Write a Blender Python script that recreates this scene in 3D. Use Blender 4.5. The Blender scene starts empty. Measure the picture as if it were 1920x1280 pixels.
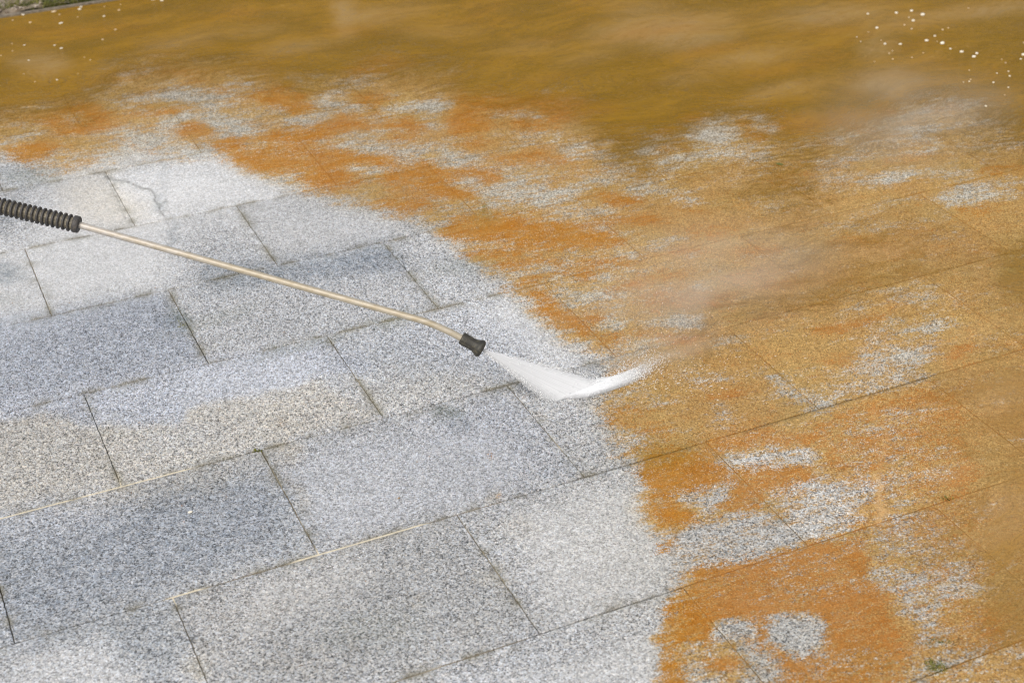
import bpy, bmesh, math, random
import numpy as np
from mathutils import Vector, Matrix

random.seed(7)
rng = np.random.default_rng(11)
scene = bpy.context.scene
C = scene.collection

# ------------------------------------------------------------------ camera
F_PX, PITCH, ROLL, YAW = 2893.812, 0.549587, 0.017414, 0.420961
CAM_H = 4.930639 * .4
TX, TY = -1.702104 * .4, 7.91239 * .4
cd = bpy.data.cameras.new('camera'); cam = bpy.data.objects.new('camera', cd); C.objects.link(cam)
R0 = Matrix.Rotation(math.pi / 2 - PITCH, 4, 'X')
cam.matrix_world = Matrix.Translation((0, 0, CAM_H)) @ R0 @ Matrix.Rotation(-ROLL, 4, 'Z')
cd.sensor_width = 36.0; cd.lens = F_PX / 1920 * 36.0
cd.clip_start = .05; cd.clip_end = 400
cd.dof.use_dof = True; cd.dof.focus_distance = 3.62; cd.dof.aperture_fstop = 4.0
scene.camera = cam

# ------------------------------------------------------------------ daylight (thin overcast)
SUN_EL, SUN_AZ = math.radians(50), math.radians(203)      # azimuth measured from +Y towards +X
w = bpy.data.worlds.new('World'); scene.world = w; w.use_nodes = True
nt = w.node_tree; nt.nodes.clear()
sky = nt.nodes.new('ShaderNodeTexSky'); sky.sky_type = 'NISHITA'; sky.sun_disc = False
sky.sun_elevation = SUN_EL; sky.sun_rotation = SUN_AZ; sky.dust_density = 6; sky.ozone_density = 1; sky.air_density = 1.6
hs = nt.nodes.new('ShaderNodeHueSaturation'); hs.inputs['Saturation'].default_value = .42
bg = nt.nodes.new('ShaderNodeBackground'); bg.inputs['Strength'].default_value = .15
wo = nt.nodes.new('ShaderNodeOutputWorld')
nt.links.new(sky.outputs[0], hs.inputs['Color']); nt.links.new(hs.outputs[0], bg.inputs[0]); nt.links.new(bg.outputs[0], wo.inputs[0])
sl = bpy.data.lights.new('sun', 'SUN'); sl.energy = .8; sl.angle = math.radians(32); sl.color = (1, .965, .91)
so = bpy.data.objects.new('sun', sl); C.objects.link(so)
d = Vector((math.sin(SUN_AZ) * math.cos(SUN_EL), math.cos(SUN_AZ) * math.cos(SUN_EL), math.sin(SUN_EL)))
so.rotation_euler = d.to_track_quat('Z', 'Y').to_euler(); so.location = (3, 3, 6)
vs = scene.view_settings
scene.display_settings.display_device = 'sRGB'
vs.view_transform = 'Standard'; vs.look = 'None'; vs.gamma = 1; vs.use_curve_mapping = False
vs.exposure = -0.02
scene.cycles.transparent_max_bounces = 48
scene.cycles.max_bounces = 8; scene.cycles.volume_bounces = 4
scene.cycles.use_denoising = True; scene.cycles.denoising_prefilter = 'NONE'
scene.cycles.filter_width = 1.0

# ------------------------------------------------------------------ photograph pixel <-> ground
def at(x, y, z=0.0):
    """World point at height z seen at photo pixel (x, y): used only to read off where things stand."""
    xr = (x - 960) / F_PX; yr = (640 - y) / F_PX
    xc = xr * math.cos(ROLL) + yr * math.sin(ROLL); yc = -xr * math.sin(ROLL) + yr * math.cos(ROLL)
    dY = math.cos(PITCH) + yc * math.sin(PITCH); dZ = -math.sin(PITCH) + yc * math.cos(PITCH)
    t = (z - CAM_H) / dZ
    return Vector((xc * t, dY * t, z))
def pix(X, Y):
    zc = Y * math.cos(PITCH) + CAM_H * math.sin(PITCH); yc = Y * math.sin(PITCH) - CAM_H * math.cos(PITCH)
    xr = X * math.cos(ROLL) - yc * math.sin(ROLL); yr = X * math.sin(ROLL) + yc * math.cos(ROLL)
    ok = zc > .4; zc = np.where(ok, zc, .4)
    return 960 + F_PX * xr / zc, 640 - F_PX * yr / zc
def uv2w(u, v):
    return math.cos(YAW) * u - math.sin(YAW) * v + TX, math.sin(YAW) * u + math.cos(YAW) * v + TY
def w2uv(X, Y):
    a, b = X - TX, Y - TY
    return math.cos(YAW) * a + math.sin(YAW) * b, -math.sin(YAW) * a + math.cos(YAW) * b

# ------------------------------------------------------------------ stain map (built flat on the ground)
K = 4; X0, Y0 = -480, -320; NW, NH = 720, 490
gx, gy = np.meshgrid(X0 + (np.arange(NW) + .5) * K, Y0 + (np.arange(NH) + .5) * K)
L = {k: np.zeros((NH, NW), np.float32) for k in ('algae', 'film', 'mud', 'pale', 'dark', 'warm', 'blue', 'moss', 'olive', 'line', 'lite', 'crust', 'dusty')}
def blur(a, r):
    r = max(1, int(round(r / K)))
    k = np.ones(2 * r + 1) / (2 * r + 1)
    for _ in range(2):
        for ax in (0, 1):
            p = np.pad(a, [(r, r) if i == ax else (0, 0) for i in (0, 1)], mode='edge')
            c = np.cumsum(np.insert(p, 0, 0, axis=ax), axis=ax)
            a = (np.take(c, np.arange(2 * r + 1, c.shape[ax]), ax) - np.take(c, np.arange(0, c.shape[ax] - 2 * r - 1), ax)) / (2 * r + 1)
    return a
def put(name, m, val):
    L[name] = L[name] * (1 - m) + val * m
def el(name, cx, cy, rx, ry, ang=0, val=1., soft=.5):
    a = math.radians(ang); dx, dy = gx - cx, gy - cy
    q = np.sqrt(((dx * math.cos(a) + dy * math.sin(a)) / rx) ** 2 + ((-dx * math.sin(a) + dy * math.cos(a)) / ry) ** 2)
    put(name, np.clip((1 + soft * .5 - q) / soft, 0, 1), val)
def pmask(pts, soft=14):
    m = np.zeros((NH, NW), bool)
    n = len(pts)
    for i in range(n):
        (x1, y1), (x2, y2) = pts[i], pts[(i + 1) % n]
        if y1 == y2: continue
        m ^= ((gy > min(y1, y2)) & (gy <= max(y1, y2)) & (gx < (x2 - x1) * (gy - y1) / (y2 - y1) + x1))
    return np.clip(blur(m.astype(np.float32), soft), 0, 1)
def pol(name, flat, val=1., soft=14):
    pts = [(flat[i], flat[i + 1]) for i in range(0, len(flat), 2)]
    put(name, pmask(pts, soft), val)
def ln(name, flat, wd, val=1.):
    best = np.full((NH, NW), 1e9, np.float32)
    pts = [(flat[i], flat[i + 1]) for i in range(0, len(flat), 2)]
    for (x1, y1), (x2, y2) in zip(pts, pts[1:]):
        dx, dy = x2 - x1, y2 - y1
        t = np.clip(((gx - x1) * dx + (gy - y1) * dy) / (dx * dx + dy * dy), 0, 1)
        best = np.minimum(best, np.hypot(gx - x1 - t * dx, gy - y1 - t * dy))
    put(name, np.clip(1.3 - best / wd, 0, 1), val)

# --- the unwashed side: tan film everywhere beyond the washed edge
DIRTY = [-480,290, 0,296, 110,318, 200,308, 260,292, 330,290, 400,286, 440,312, 520,345, 600,372, 680,392, 760,410, 830,442, 870,474,
         915,512, 960,545, 990,578, 1020,612, 1070,648, 1120,672, 1150,700, 1120,745, 1125,780, 1150,830, 1180,880, 1195,930, 1205,980,
         1240,1010, 1285,1060, 1262,1095, 1238,1130, 1235,1290, 1200,1640, 2400,1640, 2400,-320, -480,-320]
pol('film', DIRTY, .60, 12); pol('dusty', DIRTY, 1., 16)
el('dusty', 1500, 1000, 420, 300, 0, .45, 1.0)
pol('film', [1210,330, 1330,310, 2400,280, 2400,1640, 1740,1640, 1640,1200, 1640,1000, 1560,870, 1440,800, 1260,840, 1170,800, 1160,700, 1230,640, 1200,560, 1180,470, 1150,400], .90, 26)
pol('film', [-480,180, 0,190, 200,150, 330,100, 620,140, 860,130, 900,185, 1120,190, 1160,290, 1060,300, 880,270, 640,200, 440,175, 330,200, 200,235, 60,250, -480,260], .92, 26)
pol('olive', [-480,300, 0,240, 200,190, 330,150, 620,190, 860,180, 1120,230, 1180,330, 1300,340, 1480,290, 1700,280, 1900,360, 2400,500, 2400,-320, -480,-320], .38, 50)
# --- muddy water
pol('mud', [-480,190, 0,185, 70,195, 130,185, 185,150, 250,112, 330,96, 430,108, 520,132, 560,150, 620,142, 700,120, 770,118, 845,118, 872,160,
            925,176, 1050,172, 1120,180, 1135,225, 1150,262, 1190,292, 1225,305, 1250,262, 1330,208, 1420,195, 1455,222, 1458,270, 1520,262,
            1560,235, 1640,215, 1700,175, 1800,178, 1880,205, 1930,260, 2400,330, 2400,-320, -480,-320], 1., 20)
L['mud'] = np.maximum(L['mud'], .52 * blur((blur(L['mud'], 36) > .12).astype(np.float32), 40))
# --- orange algae, strongest by the washed edge
for e in [(55,285,62,17,-10,.95),(150,232,80,24,0,.8),(165,205,45,12,0,.7),(265,276,30,8,15,.9),(130,312,70,7,-10,.5),(355,243,44,14,0,1),
          (300,208,85,7,-4,.8),(300,170,60,8,-8,.55),(415,172,22,7,0,.85),(500,176,48,8,-15,.9),(545,194,52,18,5,1),(432,272,40,12,-8,.85),
          (570,250,80,20,-8,1),(490,302,78,22,5,1),(610,322,62,30,10,1),(560,290,90,16,0,.9),(330,125,40,8,-5,.3),(370,140,60,8,0,.4),
          (705,190,45,14,-5,.85),(700,122,48,12,-15,.6),(742,231,64,16,0,1),(655,228,40,14,0,.95),(700,292,95,17,8,1),(880,270,48,7,0,.9),
          (770,260,60,10,5,.85),(1005,235,48,12,0,.75),(1060,205,52,15,0,.7),(1020,295,60,16,0,.6),(960,300,50,10,0,.7),(1155,372,48,12,8,.95),
          (1215,250,55,9,-8,.85),(1180,412,80,10,0,.8),(1240,282,18,8,0,.8),(1100,320,60,12,0,.4),(1300,222,32,9,0,.9),(1395,232,22,9,20,.9),
          (1415,256,24,12,0,.9),(1360,288,30,6,8,.8),(1275,275,20,10,0,.7),(890,474,34,6,-22,1),(985,494,62,8,-6,1),(950,480,40,6,-10,.9),
          (990,530,50,5,-15,.95),(1012,545,18,8,0,.9),(1105,518,22,9,0,.95),(1060,512,36,5,-22,.9),(1130,494,60,12,-5,.85),(1040,586,46,20,32,1),
          (1075,612,34,12,20,.9),(1130,600,26,8,0,1),(1115,636,46,10,22,.7),(1050,495,20,6,0,.7),(1175,540,55,10,-12,.7),(1245,565,60,16,-12,.55),
          (1190,635,80,12,0,.6),(1290,640,40,10,-5,.7),(1150,790,22,9,0,.7),(1205,800,60,14,10,.5),(1190,770,50,8,0,.45),(1620,602,58,8,-14,.8),
          (1560,616,42,8,-10,.75),(1580,672,42,9,-6,.5),(1360,741,42,11,-8,.7),(1800,664,34,10,-22,.95),(1240,845,60,18,0,.6),
          (1770,205,36,8,0,.75),(1665,207,28,5,0,.9),(1590,222,50,14,0,.55),(1610,245,30,10,10,.5),(1700,296,60,8,-8,.45),(1880,322,60,14,-8,.55),
          (1480,320,50,8,-6,.35),(1500,330,60,14,-6,.4),(1580,300,50,6,-12,.8),(1340,435,50,14,0,.5),(1300,472,40,10,0,.5),(1420,470,60,12,0,.5),
          (1330,560,60,18,0,.5),(1440,520,80,20,0,.35),(1600,450,60,14,0,.35),(1820,395,60,10,-10,.4),(1300,395,40,8,0,.5),(1250,520,50,12,0,.45)]:
    el('algae', *e[:5], e[5], .7)
pol('algae', [842,172, 880,180, 920,182, 1000,176, 1100,184, 1108,212, 1062,222, 1020,222, 950,228, 900,250, 850,256, 838,240], .92, 8)
pol('algae', [680,340, 720,322, 790,305, 870,308, 930,320, 952,338, 925,350, 880,344, 870,362, 820,368, 780,360, 730,350], 1, 8)
pol('algae', [700,392, 720,378, 790,372, 860,352, 905,362, 890,384, 830,372, 800,392, 760,404], 1, 6)
pol('algae', [815,432, 830,408, 900,392, 960,400, 1040,408, 1130,428, 1182,452, 1172,468, 1100,462, 1040,470, 960,470, 920,476, 870,450], 1, 8)
# lower right crust
pol('algae', [1180,872, 1215,852, 1300,848, 1350,862, 1372,884, 1330,910, 1262,925, 1290,950, 1318,962, 1300,985, 1245,984, 1208,966, 1205,930], 1, 8)
pol('algae', [1362,900, 1400,872, 1470,860, 1520,872, 1530,905, 1500,925, 1440,935, 1400,958, 1350,962, 1340,930], .84, 9)
pol('algae', [1290,835, 1360,812, 1440,800, 1500,815, 1480,832, 1400,842, 1320,850], .85, 8)
pol('algae', [1510,800, 1590,765, 1660,745, 1740,725, 1780,740, 1810,800, 1830,880, 1800,940, 1740,950, 1700,920, 1640,900, 1560,880, 1490,840], .66, 16)
pol('algae', [1285,1068, 1400,1050, 1480,1040, 1570,1012, 1630,1004, 1642,1060, 1660,1110, 1680,1170, 1700,1205, 1690,1290, 1460,1300, 1420,1230, 1330,1140, 1290,1110], .86, 10)
pol('algae', [1238,1128, 1290,1098, 1360,1140, 1352,1215, 1300,1212, 1280,1290, 1235,1290], .92, 8)
for e in [(1250,1026,30,9,-10,.95),(1350,1048,18,5,0,.95),(1316,1056,12,7,0,.9),(1395,1034,18,5,0,.8),(1272,1005,26,5,0,.4),(1465,985,18,8,0,.8),
          (1500,1000,20,9,0,.6),(1365,1246,44,11,0,1),(1460,1262,26,12,0,.6),(1300,1245,20,8,0,.7),(1740,1180,60,50,0,.55),(1800,1260,80,30,0,.35),
          (1780,1000,60,26,-10,.6),(1740,900,80,36,-10,.55),(1850,1190,60,36,0,.5),(1620,985,40,14,-18,.5),(1560,950,40,10,-12,.35)]:
    el('algae', *e[:5], e[5], .7)
# --- pale granite showing through (washed or bare spots): (cx,cy,rx,ry,ang,strength)
HOLES = [(330,165,42,11,-3,.8),(240,180,80,12,-5,.8),(265,127,60,12,-8,.55),(350,180,70,10,-4,.9),(240,200,40,9,0,.9),(140,222,30,7,-12,.75),
         (40,258,60,9,-10,.95),(450,158,50,12,0,.8),(395,190,80,12,-3,.9),(350,222,60,9,0,.7),(310,245,40,20,-30,.6),(265,262,50,11,15,.8),
         (440,238,56,15,5,.9),(345,275,40,7,0,.85),(230,286,60,9,-10,.75),(60,200,60,14,0,.35),(620,192,34,12,0,.85),(545,222,40,9,32,.85),
         (590,218,40,9,-18,.9),(430,212,40,7,-5,.7),(210,265,70,10,-5,.55),(655,160,64,11,-5,.85),(720,90,44,9,0,.6),(560,150,40,8,-10,.5),(865,106,44,9,-3,.6),(600,20,8,8,0,.1),
         (685,204,60,8,3,.7),(665,205,30,10,0,.7),(800,282,48,10,0,.8),(848,290,26,22,0,.8),(872,302,48,8,-8,.85),(960,215,66,8,-5,.7),(1010,218,24,7,0,.7),
         (700,280,64,9,8,.9),(1000,258,66,9,-10,.85),(1080,258,66,7,0,.75),(1068,284,46,11,0,.8),(760,303,30,8,0,.6),(692,314,26,7,0,.8),(790,262,60,5,-3,.6),
         (1205,246,38,9,-12,.95),(1212,280,36,16,-20,1),(1232,262,30,7,-10,.7),(1130,300,34,14,0,.85),(1215,345,56,17,-14,.95),(1262,300,20,11,0,.8),
         (955,356,64,9,-10,.95),(880,342,32,13,0,.85),(830,377,22,6,0,.9),(1010,390,110,8,3,.8),(1000,342,60,12,-8,.6),(1120,402,44,12,0,.6),(1030,365,60,10,0,.6),
         (1150,340,60,10,0,.5),(1340,252,50,26,-12,1),(1290,294,60,10,-6,.9),(1372,285,30,8,-10,.8),(1430,236,26,11,0,.85),(1420,290,40,9,-20,.8),(1435,384,42,15,0,.6),(1290,372,34,14,0,.6),
         (1655,338,58,11,0,.75),(1575,306,60,12,-8,.6),(1690,325,70,15,-6,.8),(1735,243,50,9,-12,.7),(1770,190,70,18,0,.5),(1735,275,26,7,0,.6),(1545,190,24,7,10,.5),
         (1850,360,90,22,-12,.85),(1750,412,56,12,0,.6),(1640,425,56,12,0,.6),(1800,330,60,16,0,.6),(1310,105,42,7,-5,.7),(1500,345,40,8,0,.4),(1560,330,40,10,0,.4),(1400,330,40,6,-8,.5),
         (1260,604,52,16,0,.85),(1290,610,30,20,0,.85),(1350,640,52,15,-8,.7),(1600,582,44,11,-20,.8),(1720,558,66,13,-4,.6),(1480,725,62,14,24,.8),(1470,700,40,12,0,.5),(1345,775,34,20,45,.75),
         (1310,705,50,18,0,.6),(1210,650,60,12,-4,.6),(1540,690,36,12,0,.4),(1170,472,30,10,0,.8),(1230,462,50,12,-10,.5),(1150,604,20,12,0,.8),(1165,620,30,7,0,.7),(1700,535,50,8,-10,.4),
         (1040,405,30,6,0,.5),(905,400,30,6,0,.4),(1490,510,12,6,30,.8),(1400,455,20,5,0,.6),(1320,490,26,9,20,.5),(1320,540,16,10,0,.5),
         (1060,545,60,14,0,.5),(1130,560,60,14,-10,.45),(1000,505,60,8,-6,.6),(930,460,50,9,0,.7),
         (1210,740,50,20,0,.35),(1240,760,60,20,0,.4),(1180,820,30,20,0,.3)]
for e in HOLES:
    for nm, kk in (('algae', .92), ('film', .74), ('mud', .9)):
        a = math.radians(e[4]); dx, dy = gx - e[0], gy - e[1]
        q = np.sqrt(((dx * math.cos(a) + dy * math.sin(a)) / e[2]) ** 2 + ((-dx * math.sin(a) + dy * math.cos(a)) / e[3]) ** 2)
        put(nm, np.clip((1.32 - q) / .8, 0, 1) * e[5] * kk, 0)
HP = [([740,192, 790,182, 838,168, 838,228, 820,244, 802,220, 770,216, 722,222, 706,250, 694,252, 712,214, 728,180], .9, 6),
      ([1590,650, 1650,620, 1730,592, 1800,590, 1790,620, 1750,660, 1738,702, 1640,730, 1560,762, 1500,778, 1530,730, 1590,700], .72, 12),
      ([1275,1005, 1330,975, 1440,960, 1560,935, 1620,908, 1700,900, 1722,930, 1690,960, 1600,982, 1500,1022, 1400,1044, 1290,1062], .85, 10),
      ([1330,850, 1400,850, 1440,842, 1520,838, 1560,850, 1540,872, 1470,862, 1420,876, 1350,872], .85, 5),
      ([1315,925, 1350,915, 1362,935, 1350,960, 1320,952, 1290,935], .85, 5),
      ([1640,1062, 1700,1045, 1790,1058, 1830,1090, 1790,1130, 1760,1180, 1800,1230, 1730,1210, 1690,1160, 1665,1110], .75, 10),
      ([1450,1170, 1480,1154, 1530,1156, 1550,1180, 1545,1215, 1510,1226, 1470,1220, 1455,1200], .95, 4),
      ([1350,1175, 1370,1160, 1400,1162, 1425,1182, 1400,1205, 1360,1202], .75, 5),
      ([1380,1215, 1430,1208, 1455,1235, 1450,1290, 1390,1290, 1400,1250], .75, 6),
      ([1280,1225, 1320,1222, 1340,1250, 1330,1290, 1280,1290, 1275,1250], .75, 6),
      ([1660,1250, 1760,1215, 1920,1205, 2000,1230, 2000,1320, 1650,1320], .5, 14),
      ([1440,920, 1500,902, 1580,905, 1585,920, 1500,930], .5, 5)]
for pts, v, s in HP:
    m = pmask([(pts[i], pts[i + 1]) for i in range(0, len(pts), 2)], s) * v
    for nm, kk in (('algae', .92), ('film', .76), ('mud', .9)): put(nm, m * kk, 0)
# lower right: dull brown crust, scoured by fine bare streaks
pol('crust', [1330,780, 1480,770, 1700,700, 2400,600, 2400,1640, 1380,1640, 1340,1280, 1350,1130, 1290,1080, 1380,960, 1340,900], .9, 36)
pol('crust', [1180,560, 1400,540, 2400,380, 2400,700, 1700,760, 1330,800, 1180,800, 1160,700], .7, 40)
for nm, vv in (('algae', .42), ('film', .55)):
    m = pmask([(1600,790), (1680,742), (1760,742), (1790,860), (1740,950), (1640,960), (1590,880)], 16) * .75; put(nm, m, vv)
    m = pmask([(1650,985), (1760,965), (1850,1040), (1860,1150), (1830,1225), (1740,1225), (1690,1160), (1660,1090)], 16) * .70; put(nm, m, vv * .85)
    m = pmask([(1500,790), (1640,752), (1660,775), (1560,812)], 8) * .5; put(nm, m, vv)
    m = pmask([(1240,1130), (1300,1110), (1300,1290), (1240,1290)], 10) * .35; put(nm, m, vv)
for nm in ('algae', 'film'):
    q = np.hypot((gx - 1499) / 53, (gy - 1190) / 38); put(nm, np.clip((1.12 - q) / .2, 0, 1) * .95, .04)
    q = np.hypot((gx - 1383) / 44, (gy - 1180) / 26); put(nm, np.clip((1.12 - q) / .3, 0, 1) * .6, .1)
# smooth opaque silt at far right and mid right
pol('mud', [1800,905, 1860,870, 1960,850, 2400,860, 2400,1400, 2000,1300, 1900,1215, 1860,1170, 1840,1080, 1800,1010, 1790,960], .50, 46)
pol('mud', [1760,740, 1800,700, 1960,640, 2400,600, 2400,860, 1960,850, 1860,850, 1800,800], .44, 46)
pol('mud', [1440,300, 1520,322, 1580,345, 1560,372, 1500,392, 1400,372, 1330,362, 1370,345, 1420,340], .45, 18)
pol('mud', [1440,430, 1560,420, 1700,440, 1830,460, 1800,490, 1650,515, 1500,520, 1430,490], .32, 26)
pol('mud', [1300,560, 1420,530, 1560,520, 1620,545, 1540,575, 1420,595, 1330,620, 1285,638, 1290,600], .28, 20)
ln('mud', [1285,634, 1420,600, 1560,562, 1740,512, 1820,488], 10, .7)
ln('mud', [1560,600, 1650,585, 1750,578], 7, .55)
pol('mud', [1860,500, 1960,440, 2400,420, 2400,600, 1960,600, 1880,560], .7, 22)
pol('mud', [1130,225, 1160,215, 1200,300, 1260,300, 1230,330, 1190,320, 1150,290], .8, 12)
el('mud', 1655, 735, 6, 1, 90, 0)
pol('olive', [1780,40, 1860,20, 2400,0, 2400,130, 1900,110, 1780,90], .9, 30)
pol('olive', [860,130, 1000,130, 1120,120, 1180,150, 1130,180, 1000,170, 880,170], .55, 24)
pol('olive', [1180,215, 1330,170, 1300,215, 1230,260, 1200,300, 1160,260], .5, 20)
pol('olive', [530,130, 600,115, 680,120, 640,140, 580,148], .8, 12)
pol('olive', [-480,-20, 120,20, 260,60, 230,110, 100,150, -480,180], .5, 30)
pol('olive', [1880,470, 2400,440, 2400,560, 1900,560, 1870,520], .9, 16)
pol('olive', [1160,850, 1240,830, 1330,840, 1280,862, 1200,880], .9, 8)
el('olive', 900, 398, 16, 26, -30, .8); el('olive', 1620, 1240, 60, 30, 0, .3)
el('olive', 1757, 1250, 26, 14, 10, .9); el('olive', 1200, 690, 100, 60, 0, 0)
for e in [(645,30,24,34,0,.35),(700,32,60,12,-8,.35),(720,60,40,8,0,.3),(1240,55,120,22,-6,.30),(1200,20,60,14,0,.2),(1560,30,110,16,-4,.28),(1840,22,120,12,-6,.4),
          (70,115,46,14,0,.3),(95,130,30,8,-20,.35),(560,90,80,10,-8,.3),(480,60,60,8,-5,.2),(1480,165,60,10,-10,.3),(1290,150,50,14,-8,.25),(990,90,70,12,-5,.2),(820,60,80,14,0,.18),(1400,110,90,14,-8,.25)]:
    a = math.radians(e[4]); dx, dy = gx - e[0], gy - e[1]
    q = np.sqrt(((dx * math.cos(a) + dy * math.sin(a)) / e[2]) ** 2 + ((-dx * math.sin(a) + dy * math.cos(a)) / e[3]) ** 2)
    put('mud', np.clip((1.4 - q) / 1.0, 0, 1) * min(1, e[5] * 1.5), .25)
# --- tone of the washed granite
pol('pale', [60,352, 200,322, 400,300, 480,336, 600,400, 520,412, 430,405, 330,420, 320,500, 300,548, 100,588, -100,640, -200,500, 0,480, 100,440], .80, 34)
pol('pale', [-100,480, 40,480, 92,590, -100,640], .6, 14)
pol('pale', [430,385, 640,385, 780,425, 720,452, 520,492, 460,430], .45, 24)
pol('pale', [900,560, 960,560, 1060,650, 1100,690, 1040,690, 960,640], .45, 20)
pol('pale', [940,960, 1200,900, 1240,1000, 1280,1060, 1270,1100, 1050,1170, 960,1010], .45, 24)
pol('pale', [560,860, 760,810, 940,820, 980,900, 860,960, 620,1030, 560,940], .30, 26)
pol('pale', [500,1090, 700,1040, 720,1080, 600,1150, 400,1180], .35, 26)
pol('pale', [0,1260, 60,1220, 220,1210, 260,1290, 0,1290], .34, 26)  # wet sheen at lower left, painted in as pale tone
pol('pale', [340,700, 560,650, 640,690, 560,730, 350,770], .25, 20)
pol('pale', [1240,1180, 1100,1230, 900,1290, 1240,1290], .4, 14)
pol('dark', [380,500, 560,488, 720,455, 790,500, 700,510, 600,520, 450,540, 360,545], 1.0, 16)
pol('dark', [150,1000, 300,900, 480,870, 560,930, 580,1020, 330,1100, 30,1200, -200,1100, 0,1000], .60, 26)
pol('dark', [-200,620, 310,548, 380,675, -200,780], .38, 10)
pol('dark', [-200,1200, 330,1120, 370,1200, 300,1290, 200,1200, 80,1210, -200,1290], .55, 14)
pol('dark', [850,968, 940,1090, 1000,1180, 760,1260, 400,1290, 560,1150, 700,1060], .25, 24)
pol('dark', [600,640, 760,610, 860,700, 940,718, 720,775, 640,690], .2, 20)
for e in [(325,602,30,16,10,.8),(300,580,22,22,0,.35),(10,512,34,18,0,.75),(40,322,60,18,-5,.55),(-10,400,40,30,0,.4),(840,775,34,14,10,.5),
          (855,790,30,14,30,.5),(300,380,12,20,0,.4),(322,440,9,30,0,.5),(310,330,12,30,0,.25),(20,1190,60,10,-15,.4),(700,1045,60,7,-16,.3),
          (400,955,8,3,0,.1),(885,500,60,20,10,.3),(1120,690,60,16,-10,.22),(60,345,70,8,-8,.3)]:
    el('dark', *e[:5], e[5], .9)
pol('blue', [-200,620, 310,550, 380,672, 630,632, 700,690, 580,712, 540,730, 450,745, 350,760, 342,795, 262,790, 200,788, 160,796, 130,776, 60,775, -200,830], .8, 6)
pol('blue', [-200,1000, 480,860, 560,1000, -200,1290], .45, 24)
pol('blue', [500,870, 900,760, 960,735, 1090,890, 640,1010, 600,1030], .4, 16)
pol('blue', [380,500, 560,488, 720,455, 770,500, 600,520], .5, 14)
pol('blue', [780,800, 960,740, 1020,820, 1080,890, 960,910], .5, 16)
pol('blue', [640,640, 900,580, 1040,650, 940,700, 780,690], .3, 16)
pol('warm', [-200,835, 60,778, 130,780, 160,800, 262,794, 342,800, 352,764, 450,748, 540,733, 600,715, 700,775, 480,840, 222,905, -200,1000], .65, 5)
pol('warm', [640,735, 780,700, 900,700, 930,722, 720,778], .4, 14)
pol('warm', [200,885, 460,855, 500,880, 400,930, 250,940, 100,960], .6, 16)
pol('warm', [100,345, 190,325, 300,400, 200,430, 130,410], .55, 16)
pol('warm', [320,1130, 600,1045, 860,975, 1000,1180, 760,1290, 380,1290], .25, 20)
for e in [(520,790,36,26,0,.8),(540,850,30,22,0,.75),(560,930,14,40,-20,.5),(330,825,80,22,-12,.4),(512,745,22,12,0,.5),(500,762,10,5,0,.6),(925,930,14,14,0,.6),
          (780,1130,20,10,0,.5),(920,1085,40,14,0,.5),(370,1250,26,22,0,.6),(560,1240,80,24,-10,.35),(1010,780,18,10,40,.5),(1120,760,30,12,0,.4),(960,990,40,20,0,.3),
          (500,1150,30,12,0,.4),(900,1160,30,16,0,.4),(1195,960,20,30,0,.3)]:
    el('warm', *e[:5], e[5], 1.0)
for e in [(400,600,90,14,-18,.3),(560,650,90,12,-14,.35),(740,600,50,14,-16,.35),(330,590,20,14,0,.5),(860,500,60,16,-5,.25),(220,775,10,3,0,.2),
          (60,330,50,12,-6,.4),(0,560,40,12,0,.2),(840,775,30,12,0,.5),(700,1180,90,40,-10,.22),(1765,1205,26,8,-18,.9),(1757,1252,22,10,20,1),
          (1775,935,26,7,-18,.7),(905,395,8,26,-35,.7),(870,430,60,6,-5,.2),(1870,660,40,6,-20,.5),(1460,308,10,3,0,.9),(1540,1260,40,6,0,.1)]:
    el('moss', *e[:5], e[5], .8)
# small specks of algae left on the washed side
for e in [(262,788,8,4,0,.8),(268,798,5,3,0,.7),(500,746,12,3,-5,.5),(505,762,8,4,0,.5),(520,790,20,4,20,.35),(912,860,6,5,0,.85),(882,474,8,3,0,.9),
          (850,455,10,3,0,.7),(920,1077,10,3,0,.6),(885,1093,7,3,0,.5),(770,1138,6,3,0,.5),(370,1262,7,4,0,.5),(545,1245,18,5,0,.35),(440,738,5,3,0,.6),
          (936,925,6,10,0,.5),(988,740,6,4,0,.6),(1190,850,40,6,-15,.6),(1150,820,20,6,0,.2),(820,950,5,3,0,.4),(1225,945,20,5,0,.5),(200,330,20,4,0,.2),(360,300,30,4,-5,.3)]:
    el('algae', *e[:5], e[5], .8)
ln('line', [1110,890, 1230,857, 1300,838], 4, .45); ln('line', [1390,812, 1537,768, 1640,738, 1740,707], 4, .5)
ln('line', [960,720, 860,746, 760,770], 4, .25)
for e in [(645,30,20,34,0,.7),(700,32,60,12,-8,.7),(760,22,60,8,-8,.4),(1240,55,120,22,-6,.75),(1200,20,60,14,0,.4),(1300,78,80,14,-8,.6),(1560,30,110,16,-4,.6),(1840,22,120,10,-6,.75),(1700,45,80,10,-10,.45),
          (70,115,50,12,0,.7),(95,130,34,7,-20,.7),(560,90,80,9,-8,.5),(480,60,60,7,-5,.35),(340,80,70,10,-12,.5),(1480,165,60,8,-10,.6),(1440,178,50,5,-14,.6),(1290,150,50,10,-8,.35),(990,90,70,9,-5,.3),(820,60,80,10,0,.25),
          (1400,110,90,12,-8,.5),(1100,110,60,8,-10,.35),(200,130,30,5,-15,.6),(100,132,16,3,-18,.8),(1660,150,60,16,-8,.55),(1640,90,30,24,0,.4),(1900,960,60,40,0,.5),(1860,1010,50,16,-8,.5),(1880,740,60,26,-20,.4),
          (1790,880,60,20,-10,.3),(1560,400,90,16,0,.3),(1650,470,100,12,-4,.45),(1830,620,80,10,-20,.35)]:
    el('lite', *e[:5], e[5] * .9, 1.1)
L['lite'] = blur(L['lite'], 10)
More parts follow.
